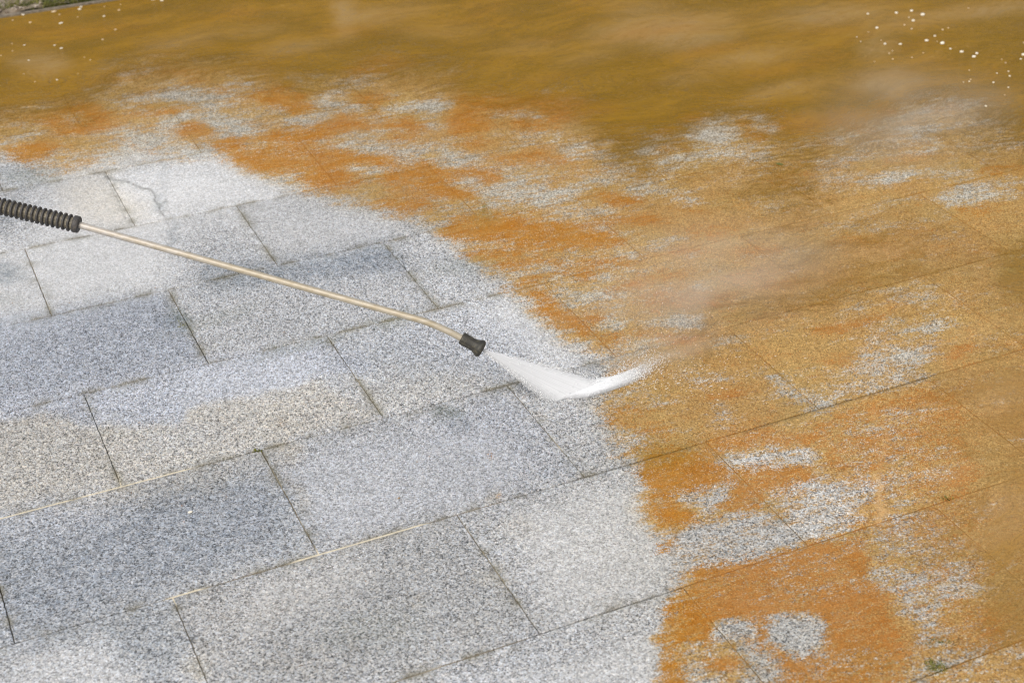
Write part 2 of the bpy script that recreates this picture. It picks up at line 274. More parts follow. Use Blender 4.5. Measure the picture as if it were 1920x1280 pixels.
for e in [(1230,60,90,10,-8,.8),(1330,95,80,8,-10,.7),(720,128,60,8,-12,.7),(660,60,60,8,0,.4),(180,60,90,10,-6,.5),(60,60,70,8,-5,.5),(420,30,80,8,-6,.35),(1020,150,60,6,-6,.4),(1480,130,90,10,-10,.5),
          (1500,232,60,14,0,.9),(1540,60,90,8,-6,.35),(1120,205,50,10,0,.7),(250,140,60,8,-10,.45),(1760,120,50,10,0,.3),(900,40,80,8,-4,.3)]:
    el('algae', *e[:5], e[5], 1.0)
ln('lite', [1650,760, 1650,840, 1655,905], 5, .45); ln('lite', [1655,905, 1660,972], 7, 1.)
# thin dark cracks and the faint wet line at the washed edge
ln('line', [195,328, 214,338, 240,341, 262,352, 284,356, 292,368, 289,376, 300,386, 298,394, 312,410], 3.4, .52)
ln('line', [197,332, 207,352, 220,372, 224,385, 236,412], 3.4, .4)
ln('line', [312,410, 322,440, 322,500], 5, .3)
ln('line', [300,385, 312,375, 318,400], 3, .4)
ln('line', [935,940, 922,900, 900,850, 885,810], 3, .25)
ln('line', [1655,750, 1650,820, 1655,900], 3, .0)
ln('film', [1648,745, 1650,830, 1655,915, 1660,972], 6, .95)
ln('warm', [1648,745, 1650,830, 1655,915, 1660,972], 6, 1)
for k in ('algae', 'mud'): ln(k, [1655,900, 1658,940, 1660,972], 6, 0.)
L['algae'] = blur(L['algae'], 4); L['film'] = blur(L['film'], 6); L['mud'] = blur(L['mud'], 30); L['olive'] = blur(L['olive'], 16)
NAMES = list(L)
STACK = np.stack([L[k] for k in NAMES], -1)

# (kept below the stain layers)
# smooth value noise on the ground, for ragged edges
def vnoise(X, Y, s, seed):
    r = np.random.default_rng(seed).random((128, 128)).astype(np.float32)
    a, b = X / s, Y / s; i, j = np.floor(a).astype(int), np.floor(b).astype(int); fa, fb = a - i, b - j
    fa = fa * fa * (3 - 2 * fa); fb = fb * fb * (3 - 2 * fb)
    g = lambda p, q: r[p % 128, q % 128]
    return (g(i, j) * (1 - fa) + g(i + 1, j) * fa) * (1 - fb) + (g(i, j + 1) * (1 - fa) + g(i + 1, j + 1) * fa) * fb
def sample(X, Y):
    X, Y = np.asarray(X, float), np.asarray(Y, float)
    wx = (vnoise(X, Y, .09, 1) - .5) * .028 + (vnoise(X, Y, .03, 2) - .5) * .022
    wy = (vnoise(X, Y, .09, 3) - .5) * .020 + (vnoise(X, Y, .03, 4) - .5) * .02
    x, y = pix(X + wx, Y + wy)
    a = np.clip((x - X0) / K - .5, 0, NW - 1.001); b = np.clip((y - Y0) / K - .5, 0, NH - 1.001)
    i, j = a.astype(int), b.astype(int); fa, fb = (a - i)[:, None], (b - j)[:, None]
    out = (STACK[j, i] * (1 - fa) + STACK[j, i + 1] * fa) * (1 - fb) + (STACK[j + 1, i] * (1 - fa) + STACK[j + 1, i + 1] * fa) * fb
    x, y = pix(X, Y); c_ = NAMES.index('line')                     # cracks and joint dirt keep their own course
    a = np.clip((x - X0) / K - .5, 0, NW - 1.001); b = np.clip((y - Y0) / K - .5, 0, NH - 1.001)
    i, j = a.astype(int), b.astype(int); fa, fb = a - i, b - j
    out[:, c_] = (STACK[j, i, c_] * (1 - fa) + STACK[j, i + 1, c_] * fa) * (1 - fb) + (STACK[j + 1, i, c_] * (1 - fa) + STACK[j + 1, i + 1, c_] * fa) * fb
    return out

# ------------------------------------------------------------------ helpers
def struct(o): o['kind'] = 'structure'; return o
def tag(o, label, cat, group=None, kind=None):
    o['label'] = label; o['category'] = cat
    if group: o['group'] = group
    if kind: o['kind'] = kind
    return o
def mesh_np(name, co, faces, mat, parent=None, attrs=None, smooth=True):
    """faces: (n,4) or (n,3) int array"""
    me = bpy.data.meshes.new(name); co = np.asarray(co, np.float32); faces = np.asarray(faces, np.int32)
    me.vertices.add(len(co)); me.vertices.foreach_set('co', co.ravel())
    k = faces.shape[1]
    me.loops.add(faces.size); me.loops.foreach_set('vertex_index', faces.ravel())
    me.polygons.add(len(faces)); me.polygons.foreach_set('loop_start', np.arange(0, faces.size, k, dtype=np.int32))
    me.polygons.foreach_set('loop_total', np.full(len(faces), k, np.int32))
    me.polygons.foreach_set('use_smooth', np.full(len(faces), smooth, bool))
    for n, a in (attrs or {}).items():
        at_ = me.attributes.new(n, 'FLOAT', 'POINT'); at_.data.foreach_set('value', np.asarray(a, np.float32).ravel())
    me.update(calc_edges=True); me.validate()
    me.materials.append(mat)
    o = bpy.data.objects.new(name, me); C.objects.link(o)
    if parent: o.parent = parent
    return o

class N:
    """tiny node-expression helper"""
    def __init__(s, name):
        s.m = bpy.data.materials.new(name); s.m.use_nodes = True; s.t = s.m.node_tree; s.t.nodes.clear()
        s.out = s.t.nodes.new('ShaderNodeOutputMaterial')
        s.geo = s.t.nodes.new('ShaderNodeNewGeometry'); s.P = s.geo.outputs['Position']
    def new(s, typ, **kw):
        n = s.t.nodes.new(typ)
        for k, v in kw.items(): setattr(n, k, v)
        return n
    def set(s, sock, v):
        if hasattr(v, 'links') or isinstance(v, bpy.types.NodeSocket): s.t.links.new(v, sock)
        elif isinstance(v, (tuple, list)) and len(v) == 3 and sock.type == 'RGBA': sock.default_value = (*v, 1)
        else: sock.default_value = v
    def math(s, op, a, b=None, c=None, clamp=False):
        n = s.new('ShaderNodeMath', operation=op, use_clamp=clamp); s.set(n.inputs[0], a)
        if b is not None: s.set(n.inputs[1], b)
        if c is not None: s.set(n.inputs[2], c)
        return n.outputs[0]
    def attr(s, name): return s.new('ShaderNodeAttribute', attribute_name=name).outputs['Fac']
    def noise(s, scale, detail=2, rough=.5, vec=None, dist=0):
        n = s.new('ShaderNodeTexNoise'); n.inputs['Scale'].default_value = scale; n.inputs['Detail'].default_value = detail
        n.inputs['Roughness'].default_value = rough; n.inputs['Distortion'].default_value = dist; s.set(n.inputs['Vector'], vec or s.P); return n.outputs[0]
    def voro(s, scale, vec=None, out='Color', rnd=1):
        n = s.new('ShaderNodeTexVoronoi'); n.inputs['Scale'].default_value = scale; n.inputs['Randomness'].default_value = rnd
        s.set(n.inputs['Vector'], vec or s.P); return n.outputs[out]
    def ramp(s, f, stops, interp='LINEAR'):
        n = s.new('ShaderNodeValToRGB'); n.color_ramp.interpolation = interp; e = n.color_ramp.elements
        while len(e) < len(stops): e.new(.5)
        for i, (p, c) in enumerate(stops):
            e[i].position = p; e[i].color = (*c, 1) if isinstance(c, (tuple, list)) else (c, c, c, 1)
        s.set(n.inputs[0], f); return n.outputs[0]
    def mix(s, f, a, b, blend='MIX'):
        n = s.new('ShaderNodeMix', data_type='RGBA', blend_type=blend); s.set(n.inputs[0], f); s.set(n.inputs[6], a); s.set(n.inputs[7], b); return n.outputs[2]
    def sstep(s, x, lo, hi):
        n = s.new('ShaderNodeMapRange', interpolation_type='SMOOTHSTEP'); s.set(n.inputs[0], x); s.set(n.inputs[1], lo); s.set(n.inputs[2], hi); return n.outputs[0]
    def vmul(s, v, xyz):
        n = s.new('ShaderNodeVectorMath', operation='MULTIPLY'); s.set(n.inputs[0], v); n.inputs[1].default_value = xyz; return n.outputs[0]
    def rot(s, v, ang, scale=(1, 1, 1)):
        n = s.new('ShaderNodeMapping'); s.set(n.inputs[0], v); n.inputs['Rotation'].default_value = (0, 0, ang)
        return s.vmul(n.outputs[0], scale)
    def bump(s, h, dist, strength=1):
        n = s.new('ShaderNodeBump'); s.set(n.inputs['Height'], h); n.inputs['Distance'].default_value = dist; n.inputs['Strength'].default_value = strength; return n.outputs[0]
    def bsdf(s, col, rough=.5, normal=None, **kw):
        n = s.new('ShaderNodeBsdfPrincipled'); s.set(n.inputs['Base Color'], col); s.set(n.inputs['Roughness'], rough)
        if normal: s.set(n.inputs['Normal'], normal)
        for k, v in kw.items(): s.set(n.inputs[k.replace('_', ' ')], v)
        return n.outputs[0]
    def done(s, sh): s.t.links.new(sh, s.out.inputs[0]); return s.m

# ------------------------------------------------------------------ materials
def ground_material(joint=False):
    n = N('joint_fill' if joint else 'granite_slabs')
    A = {k: n.attr(k) for k in NAMES}
    # granite: crystals of quartz, feldspar and mica
    warp = n.new('ShaderNodeVectorMath', operation='ADD')
    wn = n.new('ShaderNodeTexNoise'); wn.inputs['Scale'].default_value = 420; n.set(wn.inputs['Vector'], n.P)
    wm = n.vmul(wn.outputs['Color'], (.003, .003, .003)); n.set(warp.inputs[0], n.P); n.set(warp.inputs[1], wm)
    sep = n.new('ShaderNodeSeparateColor'); n.set(sep.inputs[0], n.voro(290, warp.outputs[0]))
    sep2 = n.new('ShaderNodeSeparateColor'); n.set(sep2.inputs[0], n.voro(500, warp.outputs[0]))
    big = n.ramp(sep.outputs[0], [(0, .03), (.16, .08), (.30, .34), (.58, .52), (.82, .73), (1, .95)])
    small = n.ramp(sep2.outputs[1], [(0, .02), (.17, .09), (.33, .38), (.64, .53), (.86, .74), (1, .98)])
    g = n.mix(.42, big, small)
    # individual colours of grains: cool, neutral, cream
    hue = n.mix(sep.outputs[2], (.91, .975, 1.075), (1.04, 1.0, .955))
    g = n.mix(1, g, hue, 'MULTIPLY')
    if joint:
        sand = n.noise(900, 2); jn = n.noise(9, 3)
        g = n.mix(n.sstep(jn, .52, .74), n.mix(sand, (.11, .09, .055), (.26, .215, .14)), n.mix(sand, (.34, .29, .20), (.50, .44, .33)))
        g = n.mix(n.attr('cream'), g, n.mix(sand, (.62, .55, .41), (.80, .72, .56)))
        g = n.mix(A['line'], g, (.06, .05, .035))
        g = n.mix(n.math('MULTIPLY', A['pale'], .7), g, (.60, .58, .54))
    tone = n.noise(3.2, 4, .6); tone2 = n.noise(22, 3, .6)
    lum = n.math('ADD', n.math('MULTIPLY', tone, .30), n.math('MULTIPLY', tone2, .22))
    lum = n.math('ADD', lum, n.math('MULTIPLY', n.sstep(n.noise(75, 3, .7), .3, .7), .16))
    lum = n.math('ADD', lum, .62)
    lum = n.math('ADD', lum, n.math('MULTIPLY', n.attr('slab'), .10))
    if not joint:
        # pale: bleached and dusty, plus wet sheen painted in at left, lower contrast; dark: damp mica rich patches
        g = n.mix(n.math('MULTIPLY', A['pale'], .62), g, (.80, .795, .79))
        dk = n.math('MULTIPLY', A['dark'], n.math('ADD', .35, n.math('MULTIPLY', n.sstep(n.noise(40, 3, .7), .3, .7), .65)))
        g = n.mix(dk, g, n.mix(1, g, (.38, .44, .485), 'MULTIPLY'))
        g = n.mix(n.math('MULTIPLY', A['blue'], .8), g, n.mix(1, g, (.92, .965, 1.075), 'MULTIPLY'))
        wpat = n.math('MULTIPLY', A['warm'], n.sstep(n.noise(60, 3, .7), .25, .7))
        g = n.mix(n.math('MULTIPLY', A['warm'], n.math('ADD', .55, n.math('MULTIPLY', n.sstep(n.noise(60, 3, .7), .25, .7), .45)), clamp=True), g, n.mix(1, g, (1.05, .955, .79), 'MULTIPLY'))
        g = n.mix(n.math('MULTIPLY', n.sstep(A['line'], .15, .7), .75), g, (.14, .15, .15))
        # scattered dark pits and tiny rust flecks
        pit = n.sstep(n.voro(55, out='Distance'), .075, .03)
        g = n.mix(n.math('MULTIPLY', pit, n.sstep(n.noise(8, 2), .5, .62)), g, (.06, .06, .055))
        fl = n.math('MULTIPLY', n.sstep(n.voro(23, out='Distance'), .07, .03), n.sstep(n.noise(5, 2), .5, .6))
        g = n.mix(n.math('MULTIPLY', fl, .6), g, (.42, .22, .10))
        e_ = n.math('MULTIPLY', n.attr('edge'), n.math('SUBTRACT', 1.0, n.math('MULTIPLY', A['film'], 1.0), clamp=True))
        g = n.mix(n.math('MULTIPLY', n.math('MULTIPLY', e_, n.sstep(n.noise(14, 3), .42, .62)), .7), g, n.mix(sep2.outputs[1], (.10, .09, .05), (.30, .27, .19)))
    g = n.mix(n.math('MULTIPLY', A['dusty'], n.math('ADD', .65, n.math('MULTIPLY', n.noise(30, 3), .5)), clamp=True), g, n.mix(1, g, (.93, .86, .70), 'MULTIPLY'))
    mp = n.math('MULTIPLY', A['moss'], n.sstep(n.noise(110, 3, .8), .35, .62))
    g = n.mix(n.math('MULTIPLY', mp, .75), g, (.10, .12, .03))
    lc = n.new('ShaderNodeCombineColor')
    for i in range(3): n.set(lc.inputs[i], lum)
    g = n.mix(1, g, lc.outputs[0], 'MULTIPLY')
    # noise used to break coatings up, stretched along the flow of the washing
    flow = n.rot(n.P, -YAW + .12, (.8, 2.2, 1))
    n1 = n.noise(8, 4, .62, flow); n2 = n.noise(34, 4, .7, flow); n3 = sep2.outputs[2]; n4 = n.noise(300, 2, .6)
    n2b = n.noise(95, 3, .7, flow)
    st = lambda q, lo=.28, hi=.72: n.sstep(q, lo, hi)
    br = n.math('ADD', n.math('MULTIPLY', st(n1), .17), n.math('MULTIPLY', st(n2), .26))
    gr = n.math('ADD', n.math('MULTIPLY', n3, .30), n.math('MULTIPLY', st(n4), .11))
    brk = n.math('ADD', n.math('ADD', br, gr), n.math('MULTIPLY', st(n2b), .22))        # 0 .. 1, mean .5
    brk = n.math('ADD', n.math('MULTIPLY', n.math('SUBTRACT', brk, .5), 2.0), .5)
    flow2 = n.new('ShaderNodeVectorMath', operation='ADD'); n.set(flow2.inputs[0], flow); flow2.inputs[1].default_value = (13.1, 7.7, 3.3); flow2 = flow2.outputs[0]
    m1, m2, m3 = n.noise(6, 4, .65, flow2), n.noise(26, 4, .7, flow2), n.noise(120, 3, .7, flow2)
    brf = n.math('ADD', n.math('ADD', n.math('MULTIPLY', st(m1), .28), n.math('MULTIPLY', st(m2), .28)), n.math('ADD', n.math('MULTIPLY', st(m3), .22), n.math('MULTIPLY', sep.outputs[1], .22)))
    brf = n.math('ADD', n.math('MULTIPLY', n.math('SUBTRACT', brf, .5), 2.1), .5)
    # tan film: never fully covers, sits between the grains
    fl_ = n.sstep(n.math('SUBTRACT', n.math('MULTIPLY', A['film'], 1.22), brf), -.32, .40)
    filmc = n.mix(n.sstep(n.noise(5, 3, .6), .35, .65), (.49, .300, .084), (.50, .250, .056))
    filmc = n.mix(n.math('MULTIPLY', A['olive'], .8), filmc, (.31, .20, .02))
    filmc = n.mix(n.sstep(n4, .3, .7), n.mix(1, filmc, (.68, .66, .6), 'MULTIPLY'), filmc)
    gate = n.sstep(n.math('ADD', A['film'], A['algae']), .02, .30)
    fl_ = n.math('MULTIPLY', fl_, gate)
    gt = n.mix(1, g, n.mix(A['olive'], (1.0, .67, .24), (.78, .55, .12)), 'MULTIPLY')
    g = n.mix(n.math('MULTIPLY', fl_, .95), g, n.mix(n.sstep(n2, .35, .65), n.mix(.30, gt, filmc), n.mix(.62, gt, filmc)))
    # orange algae crust
    oa = n.sstep(n.math('SUBTRACT', n.math('ADD', n.math('MULTIPLY', A['algae'], .70), n.math('MULTIPLY', A['film'], .25)), brk), -.14, .14)
    oa = n.math('MULTIPLY', oa, gate)
    on = n.noise(14, 4, .7)
    oc = n.mix(n.sstep(on, .32, .68), (.41, .160, .003), (.49, .225, .016))
    oc = n.mix(n.math('MULTIPLY', n.sstep(n.noise(11, 5, .75, flow2), .44, .62), .65), oc, (.49, .285, .080))
    oc = n.mix(n.math('MULTIPLY', A['crust'], .85), oc, n.mix(n.sstep(on, .34, .66), (.43, .200, .050), (.50, .265, .10)))
    oc = n.mix(n.math('MULTIPLY', A['olive'], .8), oc, (.34, .21, .015))
    oc = n.mix(n.sstep(n4, .25, .6), n.mix(1, oc, (.60, .55, .5), 'MULTIPLY'), oc)
    ot = n.mix(1, g, (.98, .50, .07), 'MULTIPLY')
    oo = n.math('MULTIPLY', n.sstep(n.noise(52, 4, .75, flow), .34, .62), .42)
    oc = n.mix(n.math('SUBTRACT', .62, oo), oc, ot)
    g = n.mix(n.math('MULTIPLY', oa, .95), g, oc)
    g = n.mix(n.math('MULTIPLY', A['lite'], n.math('ADD', .30, n.math('MULTIPLY', n3, .35))), g, (.68, .44, .22))
    g = n.mix(n.math('MULTIPLY', n.sstep(A['line'], .15, .75), .62), g, (.085, .08, .05))
    hgt = n.math('ADD', n.math('MULTIPLY', n4, .5), n.math('MULTIPLY', sep2.outputs[0], .5))
    nrm = n.bump(hgt, .0009, .8)
    rough = n.math('SUBTRACT', .74, n.math('ADD', n.math('MULTIPLY', A['film'], .20), n.math('MULTIPLY', n.sstep(n.noise(3, 4), .45, .65), .22)))
    return n.done(n.bsdf(g, rough, nrm, Specular_IOR_Level=.24))

def mud_material():
    n = N('muddy_water')
    m = n.attr('mud'); ol = n.attr('olive'); lt = n.attr('lite'); al = n.attr('algae')
    sw = n.new('ShaderNodeTexNoise'); sw.inputs['Scale'].default_value = 1.7; sw.inputs['Detail'].default_value = 3; n.set(sw.inputs['Vector'], n.P)
    swv = n.new('ShaderNodeVectorMath', operation='MULTIPLY_ADD'); n.set(swv.inputs[0], sw.outputs['Color']); swv.inputs[1].default_value = (.55, .55, 0); n.set(swv.inputs[2], n.P)
    flow = n.rot(swv.outputs[0], -YAW - .05, (.8, 2.3, 1))
    n1 = n.noise(6, 5, .65, flow); n2 = n.noise(30, 4, .7, flow); n4 = n.noise(300, 2, .6)
    st = lambda q: n.sstep(q, .28, .72)
    brk = n.math('ADD', n.math('ADD', n.math('MULTIPLY', st(n1), .42), n.math('MULTIPLY', st(n2), .40)), n.math('MULTIPLY', st(n4), .18))
    a = n.sstep(n.math('SUBTRACT', n.math('MULTIPLY', m, 1.15), brk), -.5, .5)
    a = n.math('MULTIPLY', a, n.math('ADD', .78, n.math('MULTIPLY', st(n1), .18)))
    big = n.noise(2.2, 4, .6, flow)
    c = n.mix(n.sstep(big, .38, .62), (.26, .135, .000), (.39, .20, .008))
    c = n.mix(n.math('MULTIPLY', n.sstep(n.noise(4.5, 5, .65, flow), .50, .72), .55), c, (.42, .195, .012))
    c = n.mix(n.math('MULTIPLY', n.sstep(n.noise(9, 4, .65, flow), .50, .72), .6), c, (.25, .125, .006))
    c = n.mix(n.math('MULTIPLY', ol, .85), c, (.200, .115, .001))
    # right side silt is pinker and lighter
    sp = n.new('ShaderNodeSeparateXYZ'); n.set(sp.inputs[0], n.P)
    silt = n.math('MULTIPLY', n.sstep(sp.outputs[0], .55, 1.1), n.sstep(sp.outputs[1], 4.1, 3.0))
    c = n.mix(n.math('MULTIPLY', silt, .8), c, (.50, .29, .095))
    # dark silt grains drifting in the water
    dg = n.math('MULTIPLY', n.sstep(n.noise(95, 3, .8, flow), .53, .70), n.sstep(n.noise(4, 3), .38, .6))
    c = n.mix(n.math('MULTIPLY', dg, .8), c, (.13, .075, .01))
    c = n.mix(n.math('MULTIPLY', n.sstep(n.noise(60, 4, .75, flow), .55, .75), .5), c, (.52, .33, .11))  # pale flecks painted in as glints on the water
    c = n.mix(n.math('MULTIPLY', lt, n.math('ADD', .45, n.math('MULTIPLY', st(n2), .5))), c, n.mix(st(n1), (.50, .31, .12), (.52, .38, .20)))
    c = n.mix(n.math('MULTIPLY', al, n.math('ADD', .20, n.math('MULTIPLY', st(n2), .55))), c, (.44, .195, .012))
    r1 = n.noise(30, 3, .5, n.rot(n.P, -YAW + .5, (1, 2.0, 1)), 1.2); r2 = n.noise(120, 2, .5, flow)
    nrm = n.bump(n.math('ADD', r1, n.math('MULTIPLY', r2, .35)), .006, .55)
    b = n.bsdf(c, .17, nrm, Specular_IOR_Level=.13, IOR=1.33)
    t = n.new('ShaderNodeBsdfTransparent')
    mx = n.new('ShaderNodeMixShader'); n.set(mx.inputs[0], a); n.t.links.new(t.outputs[0], mx.inputs[1]); n.t.links.new(b, mx.inputs[2])
    return n.done(mx.outputs[0])

M_SLAB, M_JOINT, M_MUD = ground_material(), ground_material(True), mud_material()

# ------------------------------------------------------------------ pavement
LEN, WID = .4 * 1.491484, .4
KERB_V = 2.738
ROWOFF = {-2: -.883702, -1: -.133459, 0: -.881428, 1: -.110173, 2: -.853537, 3: 1.404898}
def rowoff(r): return ROWOFF[r] * .4 if r in ROWOFF else ((-.8717 if r % 2 == 0 else -.1218) * .4)
def grid_faces(nx, ny, base):
    i = np.arange(nx - 1)[:, None]; j = np.arange(ny - 1)[None, :]
    a = base + i * ny + j
    return np.stack([a, a + ny, a + ny + 1, a + 1], -1).reshape(-1, 4)
cos, fcs, slabv, edgev = [], [], [], []
base = 0
for r in range(-7, 9):
    v1, v0 = -r * WID, -(r + 1) * WID           # row r lies between lines r and r+1
    if v0 >= KERB_V - .02: continue
    v1 = min(v1, KERB_V)
    for k in range(-8, 12):
        u0 = rowoff(r) + k * LEN; u1 = u0 + LEN
        cx, cy = uv2w((u0 + u1) / 2, (v0 + v1) / 2)
        if cx < -3.2 or cx > 3.6 or cy < .2 or cy > 7.2: continue
        px, py = pix(np.array([cx]), np.array([cy]))
        seen = -520 < px[0] < 2440 and -330 < py[0] < 1700
        gap = .0010 + random.uniform(-.0003, .0004)
        gv = gap + .0007
        step = .0065 if cy < 4.3 else .009
        if not seen: step = .05
        uu = np.concatenate([[0, .0012], np.linspace(.0012, LEN - 2 * gap - .0012, max(3, int(LEN / step)))[1:-1], [LEN - 2 * gap - .0012, LEN - 2 * gap]]) + u0 + gap
        vw = v1 - v0 - 2 * gv
        vv = np.concatenate([[0, .0012], np.linspace(.0012, vw - .0012, max(3, int(vw / step)))[1:-1], [vw - .0012, vw]]) + v0 + gv
        U, V = np.meshgrid(uu, vv, indexing='ij'); nx, ny = U.shape
        z = np.zeros_like(U)
        ed = np.zeros_like(U, bool); ed[0] = ed[-1] = True; ed[:, 0] = ed[:, -1] = True
        du = np.minimum(U - (u0 + gap), (u1 - gap) - U); dv = np.minimum(V - (v0 + gv), (v1 - gv) - V)
        dist = np.minimum(du, dv)
        jit = (vnoise(U * 7, V * 7, .05, 9) - .5) * .0018
        U2 = U.copy(); V2 = V.copy()
        U2[0] += jit[0]; U2[-1] += jit[-1]; V2[:, 0] += jit[:, 0]; V2[:, -1] += jit[:, -1]
        z[ed] -= .0012
        tilt = np.array([random.uniform(-.0002, .0002), random.uniform(-.0002, .0002), random.uniform(-.0001, .0001)])
        z += tilt[0] * (U - u0) / LEN + tilt[1] * (V - v0) / WID + tilt[2]
        X, Y = uv2w(U2, V2)
        top = np.stack([X, Y, z], -1).reshape(-1, 3)
        cos.append(top); fcs.append(grid_faces(nx, ny, base))
        slabv.append(np.full(len(top), random.uniform(-1, 1))); edgev.append(np.exp(-dist.ravel() / .012))
        # skirt
        idx = np.arange(nx * ny).reshape(nx, ny)
        loop = np.concatenate([idx[:, 0], idx[-1, 1:], idx[-2::-1, -1], idx[0, -2:0:-1]])
        low = top[loop].copy(); low[:, 2] = -.05
        nb = base + len(top); m = len(loop); q = np.arange(m)
        cos.append(low); slabv.append(np.zeros(m)); edgev.append(np.ones(m))
        fcs.append(np.stack([base + loop, nb + q, nb + (q + 1) % m, base + np.roll(loop, -1)], -1))
        base = nb + m
co = np.concatenate(cos); fc = np.concatenate(fcs)
S = sample(co[:, 0], co[:, 1])
att = {k: S[:, i] for i, k in enumerate(NAMES)}; att['slab'] = np.concatenate(slabv); att['edge'] = np.concatenate(edgev)
pav = struct(mesh_np('pavement', co, fc, M_SLAB, attrs=att, smooth=False))

# joint sand, a sheet a few millimetres below the slab tops
u = np.arange(-3.3, 5.2, .012); v = np.arange(-3.1, KERB_V - .004, .012)
U, V = np.meshgrid(u, v, indexing='ij')
X, Y = uv2w(U, V)
z = -.0019 - .0014 * np.clip(vnoise(U, V, .11, 21) * 2 - .5, 0, 1)
S = sample(X.ravel(), Y.ravel()); att = {k: S[:, i] for i, k in enumerate(NAMES)}; att['pale'] *= .55; att['slab'] = np.zeros(X.size); att['film'] = np.clip(att['film'] * 1.4, 0, 1.1)
for pts, val in (([957,722, 840,752, 720,780, 690,786], .95), ([0,0,1,0], 0), ([1013,1186, 1190,1130, 1273,1106], .8), ([960,938, 1097,894, 1160,876], .6), ([1160,876, 1230,857, 1300,837], .95), ([1380,815, 1537,767, 1740,707], .95),
                 ([160,740, 190,820, 205,865], .95), ([160,737, 100,752], .4), ([385,679, 340,600], .6), ([1097,893, 1060,850], .5), ([0,1096, 12,1140, 30,1205], .5)):
    pw = [at(pts[i], pts[i + 1]) for i in range(0, len(pts), 2)]
    for a, b in zip(pw, pw[1:]):
        ax, ay = a.x, a.y; dx, dy = b.x - ax, b.y - ay; L2 = dx * dx + dy * dy + 1e-9
        t = np.clip(((X - ax) * dx + (Y - ay) * dy) / L2, 0, 1)
        dd = np.hypot(X - ax - t * dx, Y - ay - t * dy).ravel()
        att['line'] = np.maximum(att['line'], val * np.clip(1.6 - dd / .018, 0, 1))
cream = np.zeros(X.size)
for pts in ([0,970, 60,954, 120,939], [160,929, 222,912, 300,892, 345,880], [560,1048, 595,1037, 640,1028, 720,1006, 790,986], [327,1121, 370,1108], [1060,838, 1090,888], [860,745, 800,762]):
    pw = [at(pts[i], pts[i + 1]) for i in range(0, len(pts), 2)]
    for a, b in zip(pw, pw[1:]):
        dx, dy = b.x - a.x, b.y - a.y
        t = np.clip(((X - a.x) * dx + (Y - a.y) * dy) / (dx * dx + dy * dy), 0, 1)
        cream = np.maximum(cream, np.clip(1.6 - np.hypot(X - a.x - t * dx, Y - a.y - t * dy).ravel() / .018, 0, 1))
att['cream'] = cream
# the long bed joints are washed out a little deeper, unevenly
bed = np.clip(1 - np.abs((V / WID) - np.round(V / WID)) * WID / .012, 0, 1) * np.clip(vnoise(U, V, .16, 51) * 2.2 - .5, 0, 1)
att['line'] = np.maximum(att['line'], .55 * (bed.ravel() * (1 - np.clip(cream, 0, 1))))
fz = np.clip(S[:, NAMES.index('film')] * 1.6, 0, 1.05).reshape(z.shape)
z = np.minimum(z * (1 - .75 * np.maximum(cream.reshape(z.shape), fz)), -.0006) - .005 * att['line'].reshape(z.shape)
struct(mesh_np('joint_sand', np.stack([X, Y, z], -1).reshape(-1, 3), grid_faces(*X.shape, 0), M_JOINT, attrs=att))

# muddy water lying 1-3 mm deep over the slabs
u = np.arange(-1.6, 4.4, .011); v = np.arange(-2.2, KERB_V - .001, .011)
U, V = np.meshgrid(u, v, indexing='ij'); X, Y = uv2w(U, V)
S = sample(X.ravel(), Y.ravel()); md = S[:, NAMES.index('mud')]
keep = md.reshape(X.shape) > .02
f = grid_faces(*X.shape, 0); f = f[keep.ravel()[f].any(1)]
used = np.unique(f); remap = np.zeros(X.size, int); remap[used] = np.arange(len(used))
z = np.full(X.size, .0026)
struct(mesh_np('muddy_water', np.stack([X.ravel(), Y.ravel(), z], -1)[used], remap[f], M_MUD,
               attrs={'mud': md[used], **{k: S[:, NAMES.index(k)][used] for k in ('olive', 'lite', 'algae')}}))

# ------------------------------------------------------------------ earth beyond, stone edging, gravel and moss
def simple_mat(name, c1, c2, scale, rough=.8, bump=.001, **kw):
    n = N(name); f = n.noise(scale, 4, .65)
    return n.done(n.bsdf(n.mix(n.sstep(f, .35, .65), c1, c2), rough, n.bump(n.noise(scale * 2.5, 3), bump, .7), **kw))
M_EARTH = simple_mat('earth', (.16, .12, .075), (.27, .22, .16), 30, bump=.004)
M_EDGE = simple_mat('edging_stone', (.15, .12, .085), (.26, .22, .17), 60, bump=.001)
co = [(-60, -60, -.055), (60, -60, -.055), (60, 60, -.055), (-60, 60, -.055)]
struct(mesh_np('ground', co, [(0, 1, 2, 3)], M_EARTH))
# kerb strip: thin stone edging bedded along the pavement
ks = bmesh.new(); uu = -3.2
while uu < 5.2:
    ln_ = .95; a = (uu + .002, KERB_V + .003); b = (uu + ln_ - .002, KERB_V + .024)
    z1 = .004 + random.uniform(-.002, .002)
    c = [(a[0], a[1]), (b[0], a[1]), (b[0], b[1]), (a[0], b[1])]
    vs_ = [ks.verts.new((*uv2w(p, q), zz)) for zz in (-.08, z1) for p, q in c]
    ks.faces.new(vs_[4:]); ks.faces.new(vs_[3::-1])
    for i in range(4): ks.faces.new((vs_[i], vs_[(i + 1) % 4], vs_[4 + (i + 1) % 4], vs_[4 + i]))
    uu += ln_
bmesh.ops.bevel(ks, geom=ks.edges[:], offset=.003, segments=2, affect='EDGES')
me = bpy.data.meshes.new('kerb_strip'); ks.to_mesh(me); me.materials.append(M_EDGE)
struct_k = struct(bpy.data.objects.new('kerb_strip', me)); C.objects.link(struct_k)
